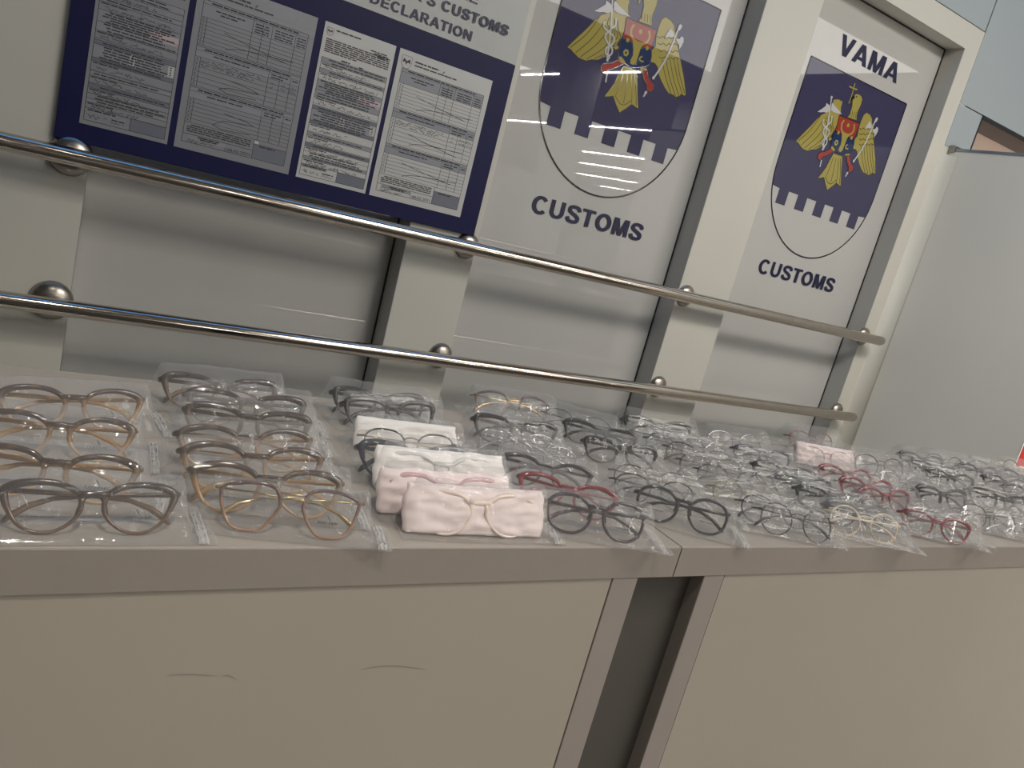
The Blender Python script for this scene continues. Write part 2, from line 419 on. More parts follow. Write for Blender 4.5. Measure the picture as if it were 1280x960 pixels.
def make_pouch(x,y,z,rz,sc,seed,m,front=.0035,hz=.046,wx=.079,depth=.030):
    """puffy foam sleeve leaning back, folded flap on top"""
    bm=bmesh.new(); bmesh.ops.create_grid(bm,x_segments=1,y_segments=1,size=1); bm.free()
    vs=[];fs=[];nu,nv=40,22
    lean=math.radians(26); R=Matrix.Rotation(-lean,4,'X'); off=Vector((seed*3.7,seed*1.3,0))
    for side in (0,1):
        for j in range(nv+1):
            for i in range(nu+1):
                a=-1+2*i/nu; c=-1+2*j/nv
                puff=(max(0,1-abs(a)**5)*max(0,1-abs(c)**4))**.5
                xx=a*wx*(1-.05*c*c)+noise.noise(Vector((c*2,seed,1)))*.003*abs(a); zz=hz/2+c*hz/2+noise.noise(Vector((a*3,seed,4)))*.002*abs(c)
                wr=noise.noise(Vector((a*4,c*3,seed)))*.0046+noise.noise(Vector((a*9,c*5,seed+5)))*.0016
                if side==0: yy=front+depth*.22*(1-puff)-wr*puff*.8
                else: yy=front+depth*.25+depth*.75*puff+wr*puff
                p=R@Vector((xx,yy,zz)); vs.append((p.x,p.y,max(p.z,.0015)))
    n1=(nu+1)*(nv+1)
    q=lambda i,j,s:s*n1+j*(nu+1)+i
    for s in (0,1):
        for j in range(nv):
            for i in range(nu):
                f=(q(i,j,s),q(i+1,j,s),q(i+1,j+1,s),q(i,j+1,s)); fs.append(f if s==0 else f[::-1])
    ring=[(i,0) for i in range(nu+1)]+[(nu,j) for j in range(1,nv+1)]+[(i,nv) for i in range(nu-1,-1,-1)]+[(0,j) for j in range(nv-1,0,-1)]
    for a_,b_ in zip(ring,ring[1:]+ring[:1]): fs.append((q(*a_,0),q(*a_,1),q(*b_,1),q(*b_,0)))
    o=mesh_obj('foam_pouch',vs,fs,m,None,None,True)
    o.location=(x,y,z); o.rotation_euler=(0,0,rz); o.scale=(sc,)*3
    return o

# ---------------------------------------------------------------- the hall
def sbox(name,x0,x1,y0,y1,z0,z1,m):
    b=MB(); b.box(x0,x1,y0,y1,z0,z1); return struct(b.build(name,m))
YW,YG=2.27,2.36
sbox('floor',-9,30,-34,4,-.1,0,M['floor'])
# slatted ceiling
cm,nt,p=new_mat('slatted_ceiling')
tc=nt.nodes.new('ShaderNodeTexCoord'); wv=nt.nodes.new('ShaderNodeTexWave'); wv.bands_direction='Y'; wv.inputs['Scale'].default_value=1.6
nt.links.new(tc.outputs['Object'],wv.inputs['Vector'])
rp=nt.nodes.new('ShaderNodeValToRGB'); rp.color_ramp.elements[0].position=.25; rp.color_ramp.elements[1].position=.35
rp.color_ramp.elements[0].color=S(60,60,64); rp.color_ramp.elements[1].color=S(170,170,172)
nt.links.new(wv.outputs['Fac'],rp.inputs['Fac']); nt.links.new(rp.outputs['Color'],p.inputs['Base Color'])
sbox('ceiling',-9,30,-34,4,Z0+2.42,Z0+2.52,cm)
piers=[(-3.0,.092),(.954,1.189),(2.068,2.333),(3.209,3.343)]
ztop=Z0+1.113
wb=MB()
for a,b in piers: wb.box(a,b,YW,YW+.19,0,ztop)
wb.box(-3.0,3.343,YW,YW+.19,ztop,ztop+.094)              # band over the windows
struct(wb.build('wall_back',M['pier']))
for i,(a,b) in enumerate(((.092,.954),(1.189,2.068),(2.333,3.209)),1):
    w=MB(); w.box(a-.002,b+.002,YG,YG+.02,.0,ztop+.002)
    o=struct(w.build('window_%d'%i,M['pane']))
    g=MB(); g.box(b-.0055,b-.001,YG-.004,YG,0,ztop-.001); g.box(a,b-.001,YG-.004,YG,ztop-.0055,ztop-.001); g.box(a+.0005,a+.004,YG-.004,YG,0,ztop-.001)
    g.build('gasket',M['joint'],o)
# grey reveal linings on the piers' flanks and under the band
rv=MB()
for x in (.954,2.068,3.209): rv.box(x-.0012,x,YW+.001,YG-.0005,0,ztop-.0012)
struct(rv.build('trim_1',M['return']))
# wall above and past the windows: cladding panels with dark shadow joints
up=MB()
zj=Z0+1.207
up.box(-3.0,3.296,YW,YW+.19,zj+.004,Z0+2.42)
up.box(3.301,3.488,YW-.002,YW+.19,Z0+.917,Z0+2.42); up.box(3.488,7.0,YW-.002,YW+.19,Z0+.917,Z0+2.42)
up.box(3.343,3.488,YW-.002,YW+.19,0,Z0+.912); up.box(3.301,3.343,YW-.002,YW,Z0+.735,Z0+.912)
up.box(3.488,7.0,YW-.002,YW+.19,0,Z0+.45)
struct(up.build('wall_upper',M['upper']))
jn=MB(); jn.box(-3.0,3.3,YW+.02,YW+.2,zj,zj+.004); jn.box(3.296,3.301,YW+.02,YW+.2,ztop+.09,Z0+2.42); jn.box(3.343,7,YW+.02,YW+.19,Z0+.912,Z0+.917)
jn.box(3.488,7.0,YW-.004,YW+.02,Z0+.897,Z0+.914); jn.box(3.484,3.492,YW-.004,YW+.02,Z0+.45,Z0+.914)
struct(jn.build('trim_2',M['joint']))
bg=MB(); bg.box(3.3,7.2,YW+.55,YW+.6,Z0-.2,Z0+1.2); bg.box(3.492,7.2,YW+.19,YW+.55,Z0+.30,Z0+.45); bg.box(3.3,7.2,YW+.52,YW+.55,Z0+.90,Z0+.912)
struct(bg.build('wall_recess',M['beige']))
# partition standing out from the wall, with a metal top rail and corner clip
pt=MB(); pt.box(3.345,3.385,.35,YW,0,Z0+.722)
po=struct(pt.build('wall_partition',M['part']))
tr=MB(); tr.box(3.342,3.388,.35,YW-.004,Z0+.722,Z0+.733); tr.build('top_rail',M['alu'],po)
ck=MB(); ck.box(3.335,3.392,YW-.03,YW-.003,Z0+.715,Z0+.745); bevel(ck.build('corner_clip',M['steel_d'],po),.003)
# soft quarter-round cove in the corner between pier and partition
cv=MB(); n=10; r=.055
arc=[(3.345-r+r*math.sin(math.pi/2*i/n), YW-r+r*math.cos(math.pi/2*i/n)) for i in range(n+1)]
vs=[(x,y,z) for z in (0,Z0+.70) for x,y in arc]+[(3.345,YW,0),(3.345,YW,Z0+.70)]
k=n+1
fs=[(i,i+1,k+i+1,k+i) for i in range(n)]+[(2*k,)+tuple(range(k))[::-1],(2*k+1,)+tuple(range(k,2*k))]
cv.add(vs,fs); o=struct(cv.build('trim_3',M['pier'],None,True))
# the hall opposite, seen mirrored in the glazing
sbox('wall_opposite',-9,2.8,-7.4,-7.2,0,2.9,mat('opposite_wall',S(150,150,148),.6))
for i,(x0,x1) in enumerate(((-2.4,-1.9),(2.85,3.3),(6.5,6.95),(8.9,9.5)),1):
    c=sbox('wall_column_%d'%i,x0,x1,-6.4,-5.9,0,Z0+2.42,mat('white_column_%d'%i,S(222,222,220),.5))
sbox('wall_counter',5.0,12,-7.4,-7.2,0,1.9,mat('grey_low_wall',S(158,158,156),.5))
dr=MB(); dr.box(7.3,8.5,-7.2,-7.1,0,1.85); struct(dr.build('door_1',mat('grey_door',S(112,113,114),.4)))
sbox('wall_far',-9,30,-34.2,-34,0,Z0+2.42,mat('far_wall',S(150,152,156),.7))
sbox('wall_light_blocker',-1.5,-1.35,-5,2.27,0,Z0+2.42,mat('light_blocker',S(92,91,88),.7))  # unseen dark wall added to keep light off the left piers

# ---------------------------------------------------------------- text
def text_mesh(s, bold=.0):
    cu=bpy.data.curves.new('t','FONT'); cu.body=s; cu.size=1; cu.offset=bold; cu.resolution_u=3
    o=bpy.data.objects.new('t',cu); COL.objects.link(o)
    dg=bpy.context.evaluated_depsgraph_get(); dg.update()
    me=bpy.data.meshes.new_from_object(o.evaluated_get(dg))
    vs=[v.co.copy() for v in me.vertices]; fs=[tuple(p_.vertices) for p_ in me.polygons]
    bpy.data.objects.remove(o); bpy.data.curves.remove(cu); bpy.data.meshes.remove(me)
    return vs,fs
def spline(pts,k=6):
    out=[]
    for i in range(len(pts)-1):
        p0=pts[max(i-1,0)];p1=pts[i];p2=pts[i+1];p3=pts[min(i+2,len(pts)-1)]
        for j in range(k):
            t=j/k
            out.append(tuple(.5*((2*p1[c])+(-p0[c]+p2[c])*t+(2*p0[c]-5*p1[c]+4*p2[c]-p3[c])*t*t+(-p0[c]+3*p1[c]-3*p2[c]+p3[c])*t**3) for c in (0,1)))
    out.append(tuple(pts[-1])); return out
def g_rect(x0,x1,z0,z1): return [[(x0,z0),(x1,z0),(x1,z1),(x0,z1)]]
def g_ring(cx,cz,ox,oz,ix,iz,a0,a1,n=26):
    out=[]
    for i in range(n):
        a=math.radians(a0+(a1-a0)*i/n); b=math.radians(a0+(a1-a0)*(i+1)/n)
        out.append([(cx+ix*math.cos(a),cz+iz*math.sin(a)),(cx+ox*math.cos(a),cz+oz*math.sin(a)),(cx+ox*math.cos(b),cz+oz*math.sin(b)),(cx+ix*math.cos(b),cz+iz*math.sin(b))])
    return out
def g_stroke(pts,th):
    P=spline(pts,7); L=[];R=[]
    for i,p in enumerate(P):
        a=P[max(i-1,0)];b=P[min(i+1,len(P)-1)]; dx,dz=b[0]-a[0],b[1]-a[1]; l=math.hypot(dx,dz)
        L.append((p[0]-dz/l*th/2,p[1]+dx/l*th/2)); R.append((p[0]+dz/l*th/2,p[1]-dx/l*th/2))
    return [[L[i],R[i],R[i+1],L[i+1]] for i in range(len(P)-1)]
GL={
 'I':(.38,g_rect(.08,.30,0,1)),
 'L':(.82,g_rect(.07,.28,0,1)+g_rect(.28,.78,0,.17)),
 'E':(.90,g_rect(.07,.28,0,1)+g_rect(.28,.83,0,.17)+g_rect(.28,.78,.42,.58)+g_rect(.28,.82,.83,1)),
 'T':(.84,g_rect(.02,.82,.83,1)+g_rect(.315,.525,0,.83)),
 'V':(.92,[[(.0,1),(.225,1),(.565,0),(.35,0)],[(.92,1),(.695,1),(.355,0),(.57,0)]]),
 'A':(1.0,[[(.0,0),(.225,0),(.61,1),(.385,1)],[(1.0,0),(.775,0),(.39,1),(.615,1)]]+g_rect(.26,.74,.20,.36)),
 'M':(1.16,g_rect(.07,.27,0,1)+g_rect(.89,1.09,0,1)+[[(.07,1),(.35,1),(.665,0),(.495,0)],[(1.09,1),(.81,1),(.495,0),(.665,0)]]),
 'N':(1.0,g_rect(.07,.27,0,1)+g_rect(.73,.93,0,1)+[[(.07,1),(.28,1),(.93,0),(.72,0)]]),
 'U':(1.0,g_rect(.07,.28,.38,1)+g_rect(.72,.93,.38,1)+g_ring(.5,.39,.43,.40,.22,.22,180,360)),
 'O':(1.08,g_ring(.54,.5,.50,.515,.285,.335,0,360,44)),
 'C':(1.0,g_ring(.52,.5,.48,.515,.265,.335,42,318,34)),
 'D':(1.0,g_rect(.07,.28,0,1)+g_rect(.28,.44,.83,1)+g_rect(.28,.44,0,.17)+g_ring(.44,.5,.49,.5,.28,.33,-90,90)),
 'R':(1.0,g_rect(.07,.28,0,1)+g_rect(.28,.56,.84,1)+g_rect(.28,.56,.40,.55)+g_ring(.56,.70,.30,.30,.12,.145,-90,90,16)+[[(.44,.42),(.66,.42),(.97,0),(.72,0)]]),
 'S':(.93,g_stroke([(.80,.70),(.73,.86),(.47,.925),(.22,.86),(.17,.70),(.30,.575),(.58,.465),(.765,.33),(.73,.145),(.47,.075),(.20,.14),(.12,.31)],.185)),
 "'":(.30,g_rect(.05,.23,.64,1)),' ':(.40,[]),
}
def text_into(mb,s,x0,x1,z0,z1,y,m=0,bold=0):
    gap=.08; W=sum(GL[c][0]+gap for c in s)-gap; x=0; sx=(x1-x0)/W; k=0
    for c in s:
        w,polys=GL[c]
        for P in polys:
            for dx in (-.028,0,.028):
                mb.add([(x0+(x+a+dx)*sx,y-.000004*k,z0+b*(z1-z0)) for a,b in P],[tuple(range(len(P)))],m); k+=1
        x+=w+gap

# ---------------------------------------------------------------- notice board
YB=2.255
nb=empty('notice_board',(.588,YB+.012,Z0-.113)); tag(nb,'navy blue notice board with white header fixed across two wall piers','notice board')
def nbp(name,b,m,smooth=False):
    b.v=[v-Vector(nb.location) for v in b.v]; return b.build(name,m,nb,smooth)
b=MB(); b.box(.0116,1.1645,YB,YB+.012,Z0-.113,Z0+.408); bevel(nbp('board_panel',b,M['navy']),.001)
b=MB(); b.box(.0116,1.1645,YB,YB+.012,Z0+.4085,Z0+.84); bevel(nbp('header_panel',b,M['header']),.001)
yl=YB-.0006
for s_,a_,b_,c_,d_ in (('DECLARATION',.6895,1.0045,.4268,.4535),("TRAVELLER'S CUSTOMS",.571,1.1135,.477,.5045),('VAMALE',.79,.9991,.526,.5535)):
    b=MB(); text_into(b,s_,a_,b_,Z0+c_,Z0+d_,yl); nbp('lettering',b,M['ink'])

FM=[M['paper'],M['line'],M['txt'],M['band'],M['bandg'],M['pink'],M['pen']]
def page(x0,x1,z0,z1,kind,seed,label):
    rnd=random.Random(seed); W=x1-x0; Hh=z1-z0; y=YB-.0012
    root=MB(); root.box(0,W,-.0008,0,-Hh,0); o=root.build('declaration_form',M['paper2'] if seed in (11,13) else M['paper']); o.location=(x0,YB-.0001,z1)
    tag(o,label,'form','declaration forms on the notice board')
    b=MB()
    def rc(u0,v0,u1,v1,m,l=0): b.quad([(u0*W,-.0009-.00012*l,-v1*Hh),(u1*W,-.0009-.00012*l,-v1*Hh),(u1*W,-.0009-.00012*l,-v0*Hh),(u0*W,-.0009-.00012*l,-v0*Hh)],m)
    t=.0011
    def hl(u0,u1,v,m=1,th=t): rc(u0,v-th/2/Hh,u1,v+th/2/Hh,m,2)
    def vl(u,v0,v1,m=1,th=t): rc(u-th/2/W,v0,u+th/2/W,v1,m,2)
    def words_(u0,u1,v,h=.0032,m=2,gap=.35):
        u=u0
        while u<u1:
            w=rnd.uniform(.008,.026)/W*1.0
            rc(u,v-h/2/Hh,min(u+w,u1),v+h/2/Hh,m,3); u+=w+rnd.uniform(.0015,.003)/W
    def pen(pts,th=.0013):
        P=[Vector((u*W,-.0014,-v*Hh)) for u,v in pts]
        for p,q in zip(P,P[1:]):
            d=(q-p).normalized(); s=Vector((-d.z,0,d.x))*th/2
            b.quad([p-s,q-s,q+s,p+s],6)
    def hand(u0,u1,v,h=.008):
        u=u0
        while u<u1:
            k=rnd.randint(3,9)
            pts=[]
            for i in range(k*2):
                pts.append((u,v+rnd.uniform(-.5,.5)*h/Hh)); u+=rnd.uniform(.0015,.0032)/W
                if u>u1: break
            if len(pts)>1: pen(pts,.0011)
            u+=.004/W
    # small crest at the head of the sheet
    def crest(u,v,w):
        h=w*W*1.15/Hh
        for p,q in (((0,0),(1,0)),((1,0),(1,.6)),((0,0),(0,.6)),((0,.6),(.2,.9)),((.2,.9),(.5,1)),((.5,1),(.8,.9)),((.8,.9),(1,.6))):
            pen([(u+p[0]*w,v+p[1]*h),(u+q[0]*w,v+q[1]*h)],.0009)
        for P in ([(.2,.2),(.5,.4),(.8,.2),(.9,.55),(.62,.45),(.5,.7),(.38,.45),(.1,.55)],):
            b.quad([((u+a*w)*W,-.0014,-(v+c*h)*Hh) for a,c in P],1)
    if kind=='table':
        crest(.035,.035,.10)
        words_(.17,.42,.055,.004,1); pen([(.46,.066),(.48,.05),(.47,.068)]); words_(.17,.62,.078,.0035)
        L,R_=.055,.945
        secs=[(.118,.215,.375,(.47,.555,.635,.84)),(.385,.445,.615,(.67,.77,.865)),(.625,.69,.835,(.67,.77,.865))]
        for k,(a,h,e,vlx) in enumerate(secs):
            rc(L,a,R_,h,3,0)
            hl(L,R_,a); hl(L,R_,a+.022,1,.0008); words_(.12,.86,a+.011,.0034,1)
            if k==0:
                words_(.16,.40,a+.045); words_(.2,.34,a+.062)
                for q in ((.49,.61),(.66,.82),(.855,.935)):
                    for d in (.04,.056,.072,.086): words_(q[0],q[1],a+d,.003)
                for x in vlx: vl(x,a+.024,e)
            else:
                words_(.2,.5,a+.036); words_(.69,.84,a+.034); words_(.69,.80,a+.05); words_(.88,.93,a+.036)
                for x in vlx: vl(x,a+.024,e)
            vl(L+.045,h,e)
            n=6 if k!=0 else 7
            for i in range(n+1): hl(L,R_,h+(e-h)*i/n,1,.0008)
            for i in range(n): rc(L+.016,h+(e-h)*(i+.35)/n,L+.024,h+(e-h)*(i+.7)/n,2,3)
        for k,(c,d) in enumerate(((.27,.37),(.53,.61),(.73,.83))):
            if k and seed%2: pen([(.36,c),(.55,c+.015),(.62,c+.03),(.55,c+.035),(.36,c+.045),(.28,d-.015),(.36,d),(.6,d-.012)],.0014)
            else:
                pen([(.28,d-.01),(.36,d-.03),(.5,d-.045),(.75,d-.055),(.86,d-.06)],.0014); pen([(.25,c),(.5,c+.03),(.8,c+.06)],.0014)
        hand(.11,.62,.462); hand(.11,.56,.487); hand(.70,.73,.47); hand(.70,.73,.495); hand(.79,.93,.468); hand(.79,.95,.492)
        for i in range(4): words_(.08+(0 if i else .03),.62,.85+.0125*i,.0028)
        vl(L,.118,.955); vl(R_,.118,.955); hl(L,R_,.955); hl(L,.645,.905)
        rc(.65,.862,R_,.955,4,0); vl(.65,.835,.955); hl(.65,R_,.862); words_(.70,.84,.872,.003,1); rc(.652,.842,.69,.862,0,1)
        rc(.10,.908,.415,.932,3,0); words_(.18,.36,.914,.003,1); words_(.2,.34,.924,.003,1)
        vl(.415,.93,.955); hand(.10,.32,.944,.009)
        vs_,fs_=text_mesh('08.02.2021',.0); ax=max(v.x for v in vs_)
        b.add([((.43+.2*v.x/ax)*W,-.0015,-.950*Hh+v.y*.011+v.x*.0004) for v in vs_],fs_,6)
    else:
        crest(.04,.03,.085); words_(.16,.5,.035,.0035,1)
        words_(.66,.9,.08,.003,1); words_(.72,.92,.092,.003); words_(.76,.92,.104,.003)
        for i in range(7): words_(.05,.95 if i!=6 else .5,.10+.0125*i,.003)
        L,R_=.04,.96
        words_(.3,.42,.205,.004,1); words_(.55,.62,.21,.003,1)
        bands=[(.215,.25,3),(.25,.285,0),(.285,.31,3),(.31,.355,0),(.355,.42,3),(.42,.47,3),(.47,.51,0),(.52,.545,4),(.545,.62,3),(.62,.64,4),(.64,.69,0),(.695,.72,3),(.72,.76,0),(.765,.79,4),(.79,.82,0),(.82,.85,0),(.85,.87,3),(.87,.905,0)]
        for i,(a,e,m) in enumerate(bands):
            if m: rc(L,a,R_,e,m,0)
            hl(L,R_,a,1,.0008); hl(L,R_,e,1,.0008)
            n=max(1,int((e-a)/.013))
            if m or i in (15,):
                for k in range(n): words_(L+.03+rnd.uniform(0,.12),R_-rnd.uniform(.02,.2),a+(k+.5)*(e-a)/n,.0030)
            else:
                words_(L+.02,L+.3,a+.008,.0028); hand(L+.06,R_-rnd.uniform(.05,.4),(a+e)/2+.006,.010)
            if i%2: vl(rnd.choice((.33,.5,.56,.62)),a,e,1,.0008)
        rc(.62,.385,.95,.43,5,1); rc(.44,.55,.5,.61,0,1); rc(.88,.55,.95,.61,0,1)
        for u in (.45,.89):
            for k in range(4): rc(u+.01,.555+k*.014,u+.03,.562+k*.014,2,3)
        vl(L,.215,.975); vl(R_,.215,.975); hl(L,R_,.975)
        rc(.55,.905,R_,.975,4,0); vl(.55,.905,.975); hl(L,R_,.905); rc(L,.905,.4,.925,3,0); words_(.07,.38,.914,.003,1)
        hand(.08,.3,.948,.010); words_(.34,.5,.94,.003); hand(.34,.5,.958,.007)
    b.build('form_printing',FM,o)
    return o
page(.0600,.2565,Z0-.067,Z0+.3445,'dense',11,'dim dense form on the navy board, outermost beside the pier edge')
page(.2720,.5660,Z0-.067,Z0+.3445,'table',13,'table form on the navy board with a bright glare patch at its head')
page(.5865,.7895,Z0-.067,Z0+.3445,'dense',21,'dense printed form with a pink band, between the two table forms')
page(.8020,1.1020,Z0-.067,Z0+.3445,'table',22,'pale table form at the crest window end of the navy board')

